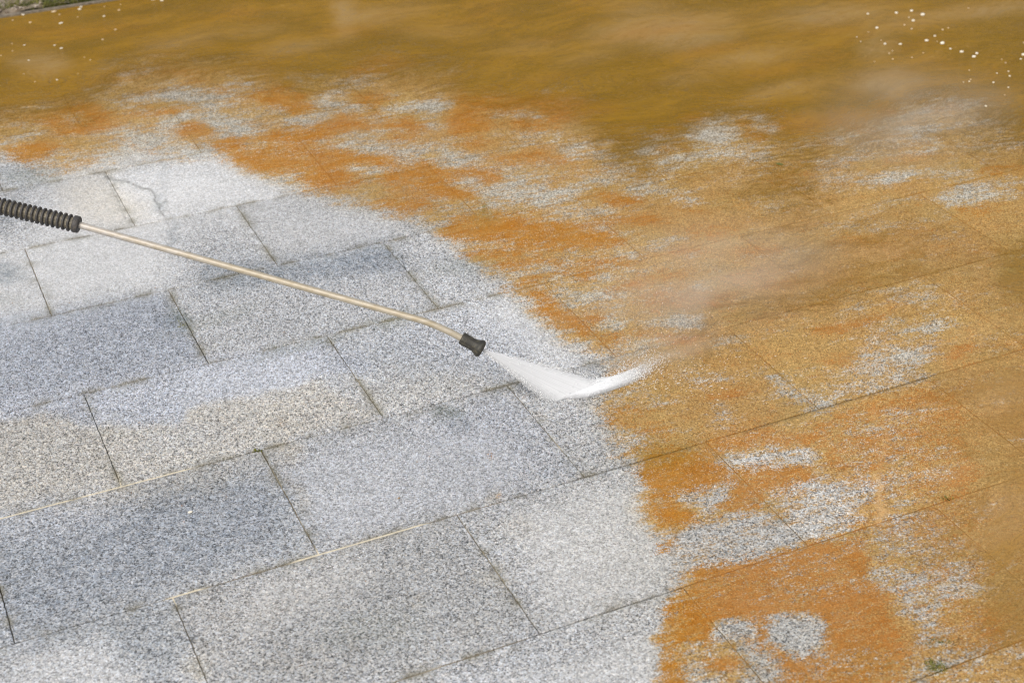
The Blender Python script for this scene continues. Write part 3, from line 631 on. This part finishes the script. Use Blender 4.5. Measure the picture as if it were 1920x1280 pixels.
# verge soil (raised to just under the edging)
u = np.arange(-3.2, 5.2, .03); v = np.arange(KERB_V + .036, KERB_V + 2.5, .03)
U, V = np.meshgrid(u, v, indexing='ij'); X, Y = uv2w(U, V)
z = -.012 + .02 * vnoise(U, V, .12, 31) + .01 * vnoise(U, V, .04, 32)
struct(mesh_np('verge_soil', np.stack([X, Y, z], -1).reshape(-1, 3), grid_faces(*X.shape, 0), M_EARTH))
# gravel
def ico(sub):
    b = bmesh.new(); bmesh.ops.create_icosphere(b, subdivisions=sub, radius=1)
    v_ = np.array([x.co[:] for x in b.verts]); f_ = np.array([[q.index for q in p.verts] for p in b.faces]); b.free(); return v_, f_
IV, IF = ico(1)
def scatter(name, pos, size, mat, squash=.6, seed=3, jag=.25):
    r_ = np.random.default_rng(seed); n_ = len(pos); k = len(IV)
    P = IV[None] * (1 + r_.uniform(-jag, jag, (n_, k, 1)))
    P = P * np.stack([r_.uniform(.7, 1.3, n_), r_.uniform(.7, 1.3, n_), np.full(n_, squash)], -1)[:, None] * size[:, None, None]
    a = r_.uniform(0, 6.28, n_)[:, None]
    x = P[..., 0] * np.cos(a) - P[..., 1] * np.sin(a); y = P[..., 0] * np.sin(a) + P[..., 1] * np.cos(a)
    P = np.stack([x, y, P[..., 2]], -1) + pos[:, None]
    F = (IF[None] + (np.arange(n_) * k)[:, None, None]).reshape(-1, 3)
    return mesh_np(name, P.reshape(-1, 3), F, mat, smooth=False)
def gravel_mat():
    n = N('gravel'); c = n.voro(55, rnd=1); sp = n.new('ShaderNodeSeparateColor'); n.set(sp.inputs[0], c)
    return n.done(n.bsdf(n.ramp(sp.outputs[0], [(0, (.10, .07, .045)), (.4, (.22, .17, .12)), (.8, (.34, .28, .22)), (1, (.46, .40, .33))]), .8))
nG = 9000
u_, v_ = rng.uniform(-1.6, 3.2, nG), KERB_V + .05 + rng.random(nG) ** 1.3 * 1.6
x_, y_ = uv2w(u_, v_)
g = scatter('gravel', np.stack([x_, y_, rng.uniform(-.002, .012, nG)], -1), rng.uniform(.004, .012, nG), gravel_mat())
tag(g, 'brown grey gravel beyond the stone edging of the paving', 'gravel', kind='stuff')
# moss and grass tufts along the edging
def blades(name, roots, hts, mat, seed=5):
    r_ = np.random.default_rng(seed); n_ = len(roots); a = r_.uniform(0, 6.28, n_); lean = r_.uniform(.1, .9, n_) * hts; wd = r_.uniform(.0008, .0018, n_)
    dx, dy = np.cos(a), np.sin(a); px_, py_ = -dy * wd, dx * wd
    z0 = roots[:, 2]
    P = np.stack([np.stack([roots[:, 0] - px_, roots[:, 1] - py_, z0], -1), np.stack([roots[:, 0] + px_, roots[:, 1] + py_, z0], -1),
                  np.stack([roots[:, 0] + dx * lean * .4 + px_ * .8, roots[:, 1] + dy * lean * .4 + py_ * .8, z0 + hts * .6], -1),
                  np.stack([roots[:, 0] + dx * lean * .4 - px_ * .8, roots[:, 1] + dy * lean * .4 - py_ * .8, z0 + hts * .6], -1),
                  np.stack([roots[:, 0] + dx * lean, roots[:, 1] + dy * lean, z0 + hts * .9], -1)], 1)
    b = (np.arange(n_) * 5)[:, None]
    F = np.concatenate([b + [[0, 1, 2]], b + [[0, 2, 3]], b + [[3, 2, 4]]])
    return mesh_np(name, P.reshape(-1, 3), F, mat, smooth=False)
def moss_mat():
    n = N('moss'); return n.done(n.bsdf(n.mix(n.sstep(n.noise(45, 3), .35, .65), (.065, .085, .012), (.20, .19, .035)), .8))
M_MOSS = moss_mat()
nB = 26000
u_ = rng.uniform(-1.6, 3.2, nB); v_ = KERB_V + .026 + np.abs(rng.normal(0, .06, nB))
dens = vnoise(u_, v_, .09, 41); kp = dens > .26; u_, v_ = u_[kp], v_[kp]; x_, y_ = uv2w(u_, v_)
b = blades('moss', np.stack([x_, y_, np.full(len(x_), .0)], -1), rng.uniform(.006, .030, len(x_)), M_MOSS)
tag(b, 'green moss and short grass growing along the stone edging', 'moss', kind='stuff')
# little moss cushions in the slab joints
rt, hh = [], []
for (x, y, sx, sy, n_) in [(1757, 1252, 20, 9, 260), (1745, 1243, 10, 6, 120), (1770, 1205, 20, 5, 60), (480, 846, 13, 3, 70), (345, 612, 14, 10, 60), (905, 395, 6, 12, 40), (1775, 935, 18, 5, 60)]:
    for _ in range(n_):
        p = at(x + random.gauss(0, sx * .5), y + random.gauss(0, sy * .5), -.002); rt.append(p[:]); hh.append(random.uniform(.002, .006))
b = blades('joint_moss', np.array(rt), np.array(hh), M_MOSS, 6)
tag(b, 'tiny moss cushions rooted in the joints between the granite slabs', 'moss', kind='stuff')

# ------------------------------------------------------------------ pressure washer lance
def frame(dv):
    dv = dv.normalized(); up = Vector((0, 0, 1)); s_ = dv.cross(up).normalized(); return s_, s_.cross(dv).normalized()
def lathe(name, prof, p0, dv, mat, parent, seg=48, rfun=None):
    """prof: (distance along, radius); rfun(t, ang) scales the radius"""
    dv = dv.normalized(); s_, n_ = frame(dv); P, F = [], []
    for (t, r) in prof:
        for i in range(seg):
            a = 2 * math.pi * i / seg; rr = r * (rfun(t, a) if rfun else 1)
            P.append((p0 + dv * t + (s_ * math.cos(a) + n_ * math.sin(a)) * rr)[:])
    for j in range(len(prof) - 1):
        for i in range(seg): F.append((j * seg + i, (j + 1) * seg + i, (j + 1) * seg + (i + 1) % seg, j * seg + (i + 1) % seg))
    return mesh_np(name, P, F, mat, parent)
def tube(name, pts, rad, mat, parent, seg=24):
    P, F = [], []; n_ = len(pts)
    for j, p in enumerate(pts):
        t = (pts[min(j + 1, n_ - 1)] - pts[max(j - 1, 0)]); s_, q_ = frame(t)
        for i in range(seg):
            a = 2 * math.pi * i / seg; P.append((p + (s_ * math.cos(a) + q_ * math.sin(a)) * rad)[:])
    for j in range(n_ - 1):
        for i in range(seg): F.append((j * seg + i, (j + 1) * seg + i, (j + 1) * seg + (i + 1) % seg, j * seg + (i + 1) % seg))
    return mesh_np(name, P, F, mat, parent)
def rubber(name, c1, c2, dirt):
    n = N(name); f = n.noise(90, 4, .7)
    c = n.mix(n.sstep(f, .3, .7), c1, c2); c = n.mix(n.math('MULTIPLY', n.sstep(n.noise(160, 3, .7), .5, .66), .5), c, dirt)
    return n.done(n.bsdf(c, .55, n.bump(n.noise(500, 2), .0004, .5)))
M_RUB = rubber('ribbed_rubber', (.034, .032, .032), (.066, .062, .060), (.14, .12, .09))
M_CORE = rubber('grip_core', (.12, .105, .075), (.24, .21, .15), (.05, .045, .04))
M_NOZ = rubber('nozzle_rubber', (.022, .021, .018), (.045, .042, .033), (.12, .105, .065))
def steel():
    n = N('lance_steel')
    sp = n.new('ShaderNodeSeparateXYZ'); n.set(sp.inputs[0], n.P)
    k = n.sstep(sp.outputs[0], -1.0, -.55)
    base_ = n.mix(k, (.52, .49, .46), (.46, .415, .335))
    f = n.noise(55, 4, .7, n.rot(n.P, 0, (.6, 2, 2)))
    c = n.mix(n.sstep(f, .35, .7), base_, n.mix(1, base_, (.80, .74, .62), 'MULTIPLY'))
    c = n.mix(n.math('MULTIPLY', n.sstep(n.noise(210, 3, .7), .60, .70), .6), c, (.34, .25, .14))
    return n.done(n.bsdf(c, .42, n.bump(n.noise(400, 2), .0003, .4), Metallic=.15))
M_STEEL = steel()

Pn0 = at(866, 634, .142); Pn1 = at(904, 655, .118)          # nozzle sleeve ends
A0_ = at(146, 421, .345); A1 = at(800, 603, .178)             # straight part of the tube
root = bpy.data.objects.new('pressure_washer_lance', None); C.objects.link(root); root.location = Pn0
tag(root, 'long beige steel pressure washer lance with black ribbed grip aimed at the paving', 'pressure washer')
bpy.context.view_layer.update()
def under(o): o.parent = root; o.matrix_parent_inverse = root.matrix_world.inverted(); return o
dl = (A1 - A0_).normalized(); dn = (Pn1 - Pn0).normalized()
pts = [A0_ + dl * (i / 20 - 0) * (A1 - A0_).length for i in range(-1, 20)]
# quadratic bend
bend0, bend2 = A1 - dl * .012, Pn0 - dn * .002
ctrl = (bend0 + dl * .030 + (bend2 - dn * .045)) / 2
for i in range(0, 17):
    t = i / 16; pts.append(bend0 * (1 - t) ** 2 + ctrl * 2 * t * (1 - t) + bend2 * t * t)
pts.append(Pn0 + dn * .02)
under(tube('lance_tube', pts, .0079, M_STEEL, None))
# grip: flanged rubber sleeve that runs on out of the frame
dg = (at(146, 421, .345) - at(0, 385, .40)).normalized(); G1 = A0_ + dl * .004
gdir = (at(0, 384, .385) - at(140, 417, .345)).normalized()
CORE = .0140; RIM = .0204; PITCHR = .01215
prof = [(0, .008), (0, .0175), (.0015, .0195), (.010, .0202), (.0135, .0198), (.0145, CORE)]
under(lathe('grip_collar', prof, G1, gdir, M_RUB, None))
core = [(.0145, CORE), (.40, CORE), (.40, .0085), (.46, .0085)]
under(lathe('grip_core', core, G1, gdir, M_CORE, None, 48, lambda t, a: 1 + .10 * (1 if math.cos(a * 12) > .3 else 0)))
ribs = []
t = .0205
while t < .40:
    ribs += [(t, CORE - .001), (t + .0005, RIM - .0012), (t + .0016, RIM), (t + .0042, RIM), (t + .0054, RIM - .0012), (t + .0060, CORE - .001)]
    t += PITCHR
under(lathe('grip_rings', ribs, G1, gdir, M_RUB, None, 56))
# nozzle protector
Ln = (Pn1 - Pn0).length
np_prof = [(-.002, .0083), (-.002, .0125), (0, .0142), (.004, .0148), (.016, .0146), (.028, .0141), (.038, .0148), (.045, .0178), (.050, .0203), (.054, .0208),
           (.058, .0198), (.061, .0168), (.0622, .012), (.0615, .0085), (.052, .006)]
sc_ = Ln / .060
np_prof = [(t * sc_, r) for t, r in np_prof]
under(lathe('nozzle_sleeve', np_prof, Pn0, dn, M_NOZ, None, 72,
            lambda t, a: 1 - (.085 if (.002 < t / sc_ < .040 and math.cos(a * 9) > .35) else 0)))
under(lathe('nozzle_tip', [(.040 * sc_, .0001), (.040 * sc_, .0062), (.0605 * sc_, .0062), (.0610 * sc_, .0045), (.0605 * sc_, .0001)], Pn0, dn, simple_mat('brass', (.30, .24, .13), (.42, .34, .19), 80, .4), None))

# ------------------------------------------------------------------ water spray
def spray_mat(name, gain, k_along, k_across, fade):
    """fade: stops of opacity along the sheet; streaks run along the flow"""
    n = N(name)
    uvn = n.new('ShaderNodeUVMap', uv_map='flow'); sp = n.new('ShaderNodeSeparateXYZ'); n.set(sp.inputs[0], uvn.outputs[0])
    x, y = sp.outputs[0], sp.outputs[1]                    # x across 0..1, y along 0..1
    st = n.noise(1, 4, .65, n.rot(uvn.outputs[0], 0, (k_across, k_along, 1)))
    ragged = n.noise(1, 3, .7, n.rot(uvn.outputs[0], 0, (k_across * .5, k_along * 6, 1)))
    rim = n.math('MULTIPLY', n.math('MULTIPLY', x, n.math('SUBTRACT', 1, x)), 4)
    e = n.sstep(n.math('ADD', rim, n.math('MULTIPLY', n.math('SUBTRACT', ragged, .5), .34)), .02, .85)
    a = n.math('MULTIPLY', e, n.ramp(n.math('ADD', y, n.math('MULTIPLY', n.math('MULTIPLY', n.math('SUBTRACT', st, .5), .8), y)), fade))
    a = n.math('MULTIPLY', a, n.math('ADD', .70, n.math('MULTIPLY', st, .5)))
    a = n.math('MULTIPLY', a, gain, clamp=True)
    upn = n.new('ShaderNodeCombineXYZ'); upn.inputs[2].default_value = 1
    dif = n.new('ShaderNodeBsdfDiffuse'); n.t.links.new(upn.outputs[0], dif.inputs['Normal']); dif.inputs[0].default_value = (.92, .93, .945, 1)
    tl = n.new('ShaderNodeBsdfTranslucent'); tl.inputs[0].default_value = (.92, .93, .945, 1)
    m1 = n.new('ShaderNodeMixShader'); m1.inputs[0].default_value = .12
    n.t.links.new(dif.outputs[0], m1.inputs[1]); n.t.links.new(tl.outputs[0], m1.inputs[2])
    tr = n.new('ShaderNodeBsdfTransparent'); m2 = n.new('ShaderNodeMixShader'); n.set(m2.inputs[0], a)
    n.t.links.new(tr.outputs[0], m2.inputs[1]); n.t.links.new(m1.outputs[0], m2.inputs[2])
    return n.done(m2.outputs[0])
def sheet(name, surf, thick, mat, layers, nu=40, nv=40):
    """nested closed lens-shaped shells of fine spray; surf(x, y) -> (point, normal)"""
    P, F, UV = [], [], []
    for l in range(layers):
        sgn_scale = (l + 1) / layers
        for side in (-1, 1):
            b = len(P)
            for i in range(nu + 1):
                for j in range(nv + 1):
                    x, y = i / nu, j / nv; p, nn = surf(x, y)
                    w_ = thick(y) * sgn_scale * math.sqrt(max(0, 4 * x * (1 - x)))
                    P.append((p + nn * w_ * side * .5)[:]); UV.append((x + l * .0, y))
            for i in range(nu):
                for j in range(nv):
                    q = (b + i * (nv + 1) + j, b + (i + 1) * (nv + 1) + j, b + (i + 1) * (nv + 1) + j + 1, b + i * (nv + 1) + j + 1)
                    F.append(q if side > 0 else q[::-1])
    o = mesh_np(name, P, F, mat)
    ul = o.data.uv_layers.new(name='flow'); li = np.zeros(len(o.data.loops), np.int32); o.data.loops.foreach_get('vertex_index', li)
    ul.data.foreach_set('uv', np.asarray(UV, np.float32)[li].ravel())
    return o
NZ = Pn0 + dn * (.061 * sc_)
C0, C1 = at(1022, 757), at(1150, 716)                       # where the flat jet strikes the paving
spray = bpy.data.objects.new('water_spray', None); C.objects.link(spray); spray.location = (C0 + C1) / 2
tag(spray, 'white fan of high pressure water from the black nozzle striking the paving', 'water jet')
bpy.context.view_layer.update()
def usp(o): o.parent = spray; o.matrix_parent_inverse = spray.matrix_world.inverted(); return o
side = (C1 - C0).normalized(); fn = ((C0 - NZ).cross(C1 - NZ)).normalized()
def fan(x, y):
    a = NZ + side * (x - .5) * .008
    b = C0.lerp(C1, x) + Vector((0, 0, -.003))
    p = a.lerp(b, y)
    return p, fn
usp(sheet('spray_fan', fan, lambda y: .006 + .012 * y, spray_mat('spray_fan', 1.05, 1.2, 34, [(0, .5), (.12, .68), (.5, .80), (.9, .95), (1, .95)]), 2))
# splash thrown forward along the ground
S0 = at(1205, 712)
up = Vector((0, 0, 1))
LOW = [at(*q) for q in ((1020,752), (1095,751), (1142,738), (1182,724), (1212,710), (1242,694))]
HIGH = [at(*q) for q in ((1128,708), (1148,707), (1168,702), (1190,693), (1212,683), (1244,668))]
def along(c, y):
    t = min(y, .9999) * (len(c) - 1); i = int(t); return c[i].lerp(c[i + 1], t - i)
def splash(x, y):
    return along(LOW, y).lerp(along(HIGH, y), x) + up * (.0025 + .004 * math.sin(math.pi * min(1, y * 1.1))), up
usp(sheet('splash', splash, lambda y: .006 + .018 * y, spray_mat('splash', 1.1, 1.6, 14, [(0, 1), (.34, .92), (.54, .60), (.72, .24), (.92, 0)]), 2))
# fine mist drifting away from the strike line
def mist_mat(dens):
    n = N('mist'); tc = n.new('ShaderNodeTexCoord').outputs['Object']
    ln_ = n.new('ShaderNodeVectorMath', operation='LENGTH'); n.set(ln_.inputs[0], tc)
    f = n.sstep(ln_.outputs['Value'], 1.0, .1); f = n.math('MULTIPLY', f, n.sstep(n.noise(2.2, 3, .6, tc), .30, .70))
    v = n.new('ShaderNodeVolumePrincipled'); v.inputs['Color'].default_value = (.97, .975, .98, 1); v.inputs['Anisotropy'].default_value = .1
    n.set(v.inputs['Density'], n.math('MULTIPLY', f, dens)); n.t.links.new(v.outputs[0], n.out.inputs['Volume']); return n.m
MV, MF = ico(3)
def mist(px, h, sx, sy, sz, ang, dens):
    o = mesh_np('mist', MV, MF, mist_mat(dens)); c = at(*px); o.location = (c.x, c.y, h); o.scale = (sx, sy, sz); o.rotation_euler[2] = ang
    bpy.context.view_layer.update(); return usp(o)
mist((1235, 690), .04, .22, .10, .05, .42, 6)
mist((1330, 600), .12, .50, .30, .13, .55, 2.8)
mist((1700, 290), .14, .50, .36, .15, .5, 1.5)
# drops
M_DROP = spray_mat_drop = simple_mat('water_drops', (.86, .87, .88), (.93, .94, .95), 200, .3)
nD = 3000; pos, siz, dirs = [], [], []
for i in range(nD):
    q = random.random()
    if q > .80:                                                   # fine drops flung over the dirt
        r_ = abs(random.gauss(0, .20)) + .02; a_ = random.uniform(-.35, 1.3); c_ = at(1150, 722)
        p = c_ + Vector((math.cos(a_) * r_, math.sin(a_) * r_, .004 + abs(random.gauss(0, .02)))); dv = Vector((math.cos(a_), math.sin(a_), .3))
    elif q < .45:
        x = random.choice([.06 + abs(random.gauss(0, .05)), 1 + random.gauss(0, .05), random.random()]); y = random.random() ** .6
        p, _ = fan(x, y); p = p + fn * random.gauss(0, .003 + .006 * y); dv = (p - NZ).normalized()
    else:
        x = random.gauss(.5, .38); y = random.random() ** .8 * .99
        p, _ = splash(x, y); p = p + up * abs(random.gauss(0, .010)) + Vector((random.gauss(0, .012) * y, random.gauss(0, .012) * y, 0)); dv = (S0 - C0).normalized() + up * random.uniform(-.1, .3)
    pos.append(p[:]); dirs.append(dv.normalized()[:]); siz.append(random.uniform(.00025, .0006))
pos, dirs, siz = np.array(pos), np.array(dirs), np.array(siz)
IV0, IF0 = ico(1)
T = dirs / np.linalg.norm(dirs, axis=1, keepdims=True); S_ = np.cross(T, [0, 0, 1.]); S_ /= np.linalg.norm(S_, axis=1, keepdims=True); Q_ = np.cross(S_, T)
Lg = rng.uniform(1.5, 7, nD)
P = pos[:, None] + siz[:, None, None] * (IV0[None, :, :1] * (T * Lg[:, None])[:, None] + IV0[None, :, 1:2] * S_[:, None] + IV0[None, :, 2:] * Q_[:, None])
o = usp(mesh_np('droplets', P.reshape(-1, 3), (IF0[None] + (np.arange(nD) * len(IV0))[:, None, None]).reshape(-1, 3), M_DROP)); o['kind'] = 'stuff'

# ------------------------------------------------------------------ pebbles lying on the wet paving
M_PEB = simple_mat('white_pebble', (.74, .68, .54), (.88, .83, .71), 120, .45)
M_PEB2 = simple_mat('cream_pebble', (.66, .50, .32), (.80, .66, .46), 120, .5)
IV2, IF2 = ico(2)
def pebble(x, y, rpx, label, group, mat=M_PEB, asp=1., name='white_pebble', cat='pebble', hz=.75):
    p = at(x, y); zc = p.y * math.cos(PITCH) + CAM_H * math.sin(PITCH); r = rpx * .88 * zc / F_PX
    V = IV2 * (1 + (rng.random((len(IV2), 1)) - .5) * .10)
    V = V * np.array([asp * r, r, hz * r]); V[:, 2] += hz * r * .8
    V[:, 0] += V[:, 2] * rng.uniform(-.3, .3)
    o = mesh_np(name, V, IF2, mat); o.location = p + Vector((0, 0, .002)); o.rotation_euler[2] = random.uniform(-.5, .9)
    tag(o, label, cat, group); return o
GR = 'white pebbles scattered over the muddy paving at upper right'
GL = 'white chips scattered over the muddy paving at upper left'
T1 = 'tiny cream pebble lying on wet brown paving among the upper right scatter'
T2 = 'tiny cream chip lying on wet brown paving near the mossy stone edging'
for x, y, r, lab in [
    (1729.5, 31, 4.6, 'largest round white pebble of the scatter on the brown muddy paving'),
    (1709, 23, 3.3, 'white pebble just left of the largest white pebble'),
    (1712, 41.5, 3.4, 'white pebble just below and left of the largest white pebble'),
    (1680.5, 27, 3.1, 'cream pebble level with the largest one and three pebbles left of it'),
    (1643.5, 55, 3.1, 'single white pebble alone at the lower left of the largest pebble'),
    (1627, 28.5, 2.5, 'small pinkish white pebble at the far left end of the pebble scatter'),
    (1766.5, 84.5, 4.5, 'long white pebble, largest in the middle of the pebble scatter'),
    (1737.5, 79, 3.4, 'white pebble just left of the long white pebble in the middle'),
    (1752.5, 70, 2.5, 'small white pebble right above the long white pebble'),
    (1802.5, 100, 3.4, 'white pebble alone between the long pebble and the touching pair'),
    (1831, 103, 3.2, 'upper and smaller white pebble of the close pair'),
    (1825, 109.5, 3.9, 'lower and larger white pebble of the close pair'),
    (1918, 105.5, 3.8, 'white pebble cut by the right edge of the picture'),
    (1913.5, 113, 2.2, 'small white pebble beside the one at the right picture edge'),
    (1659, 85, 2.8, 'white pebble under the left half of the scatter, left of another alike'),
    (1688, 85.5, 2.7, 'white pebble midway between the lowest left pebbles and the long one'),
    (1782, 94, 2.2, 'small cream pebble next after the long white pebble going right'),
    (1893, 145, 2.3, 'small bright pebble near the right edge above the tan puddle'),
    (1862, 157, 2.2, 'small white pebble below and left of the bright one near the right edge'),
    (1817, 155, 2.0, 'small white pebble at the lower end, under the close pair'),
    (1848.5, 201.5, 2.4, 'lowest small white pebble of the whole scatter')]:
    pebble(x, y, r, lab, GR, asp=1.35 if 'long' in lab else 1.08)
for x, y in [(1704,34.5),(1695.5,49),(1709,56),(1628.5,62),(1606.5,71.5),(1613.5,80),(1652,77.5),(1757,80),(1767,58),(1778,54.5),(1815.5,17.5),(1667,102.5),(1673,97),
             (1731,101),(1709.5,110),(1639.5,117.5),(1878,113.5),(1885,120),(1817,134),(1869,139.5),(1806.5,156),(1890.5,166),(1890.5,136),(1883.5,180),(1919,82),(1820,151),(1674,113)]:
    pebble(x, y, random.uniform(1.3, 1.9), T1, GR, M_PEB2 if random.random() < .6 else M_PEB)
for x, y, r, lab, asp in [
    (150, 19.5, 3.4, 'larger lower chip of the white pair close to the stone edging', 1.2),
    (152, 15, 2.6, 'upper pinkish chip of the white pair close to the stone edging', 1.3),
    (195, 32.5, 3.0, 'white heart shaped chip alone to the right of the white pair', 1.),
    (114.5, 45.5, 2.9, 'flat elongated cream chip lying below the white pair', 1.9),
    (101, 24, 3.2, 'long yellowish chip just below the stone edging', 1.9),
    (44, 29.5, 2.7, 'cream chip touching the stone edging at the far left', 1.4),
    (288, 1, 3.6, 'white chip cut by the upper edge of the picture', 1.5),
    (303.5, 3, 3.2, 'cream chip beside the one cut by the upper picture edge', 1.4),
    (115.5, 92.5, 2.8, 'largest white chip in the lower left of the chips', 1.3),
    (102.5, 87, 2.2, 'small white chip just left of the largest lower chip', 1.2),
    (46, 86.5, 2.2, 'small white chip near the left picture edge', 1.2),
    (57, 44, 2.3, 'dull grey white chip below the far left edging chip', 1.3),
    (223.5, 21, 2.5, 'dull pink chip right of the heart shaped chip', 1.2),
    (216.5, 57.5, 2.4, 'tan chip below the heart shaped chip', 1.2),
    (193, 76, 2.2, 'tan chip alone, second below the heart shaped chip', 1.2),
    (107.5, 151.5, 2.3, 'small white chip lowest of all by the grey patches', 1.1),
    (54.5, 115, 2.0, 'small white chip beside the pale ripple at the left', 1.2)]:
    pebble(x, y, r, lab, GL, M_PEB2 if ('dull' in lab or 'tan' in lab or 'yellow' in lab) else M_PEB, asp, 'white_chip', 'chip', .45)
for x, y in [(24,39.5),(24,97),(2,106),(23,83.5),(66,155),(146,140),(158.5,109),(169.5,114),(112,29),(226,10),(196,14),(45,140),(146,34),(94,18)]:
    pebble(x, y, random.uniform(1.2, 1.8), T2, GL, M_PEB2, 1.3, 'white_chip', 'chip', .4)
M_CR = simple_mat('brown_crumb', (.10, .05, .02), (.18, .09, .04), 200)
M_LF = simple_mat('green_leaf', (.10, .11, .02), (.16, .16, .04), 200)
pebble(357, 961, 4.0, 'pale chip embedded in the dark grey slab at lower left', None, M_PEB, 1.4, 'white_chip', 'chip', .2)
pebble(247, 925, 1.8, 'brown crumb on the grey slab below the cream joint', None, M_CR, 1.0, 'brown_crumb', 'crumb', .5)
pebble(748, 935, 2.6, 'light brown crumb on the lilac grey slab right of the joint', None, simple_mat('tan_crumb', (.3, .2, .1), (.4, .28, .16), 200), 1.3, 'brown_crumb', 'crumb', .35)
pebble(1462, 309, 5.0, 'small olive leaf floating in the muddy water', None, M_LF, 1.6, 'small_leaf', 'leaf', .12)
pebble(1507, 1108 + 8, 1.8, 'dark crumb on the orange crust at lower right', None, M_CR, 1.2, 'brown_crumb', 'crumb', .5)
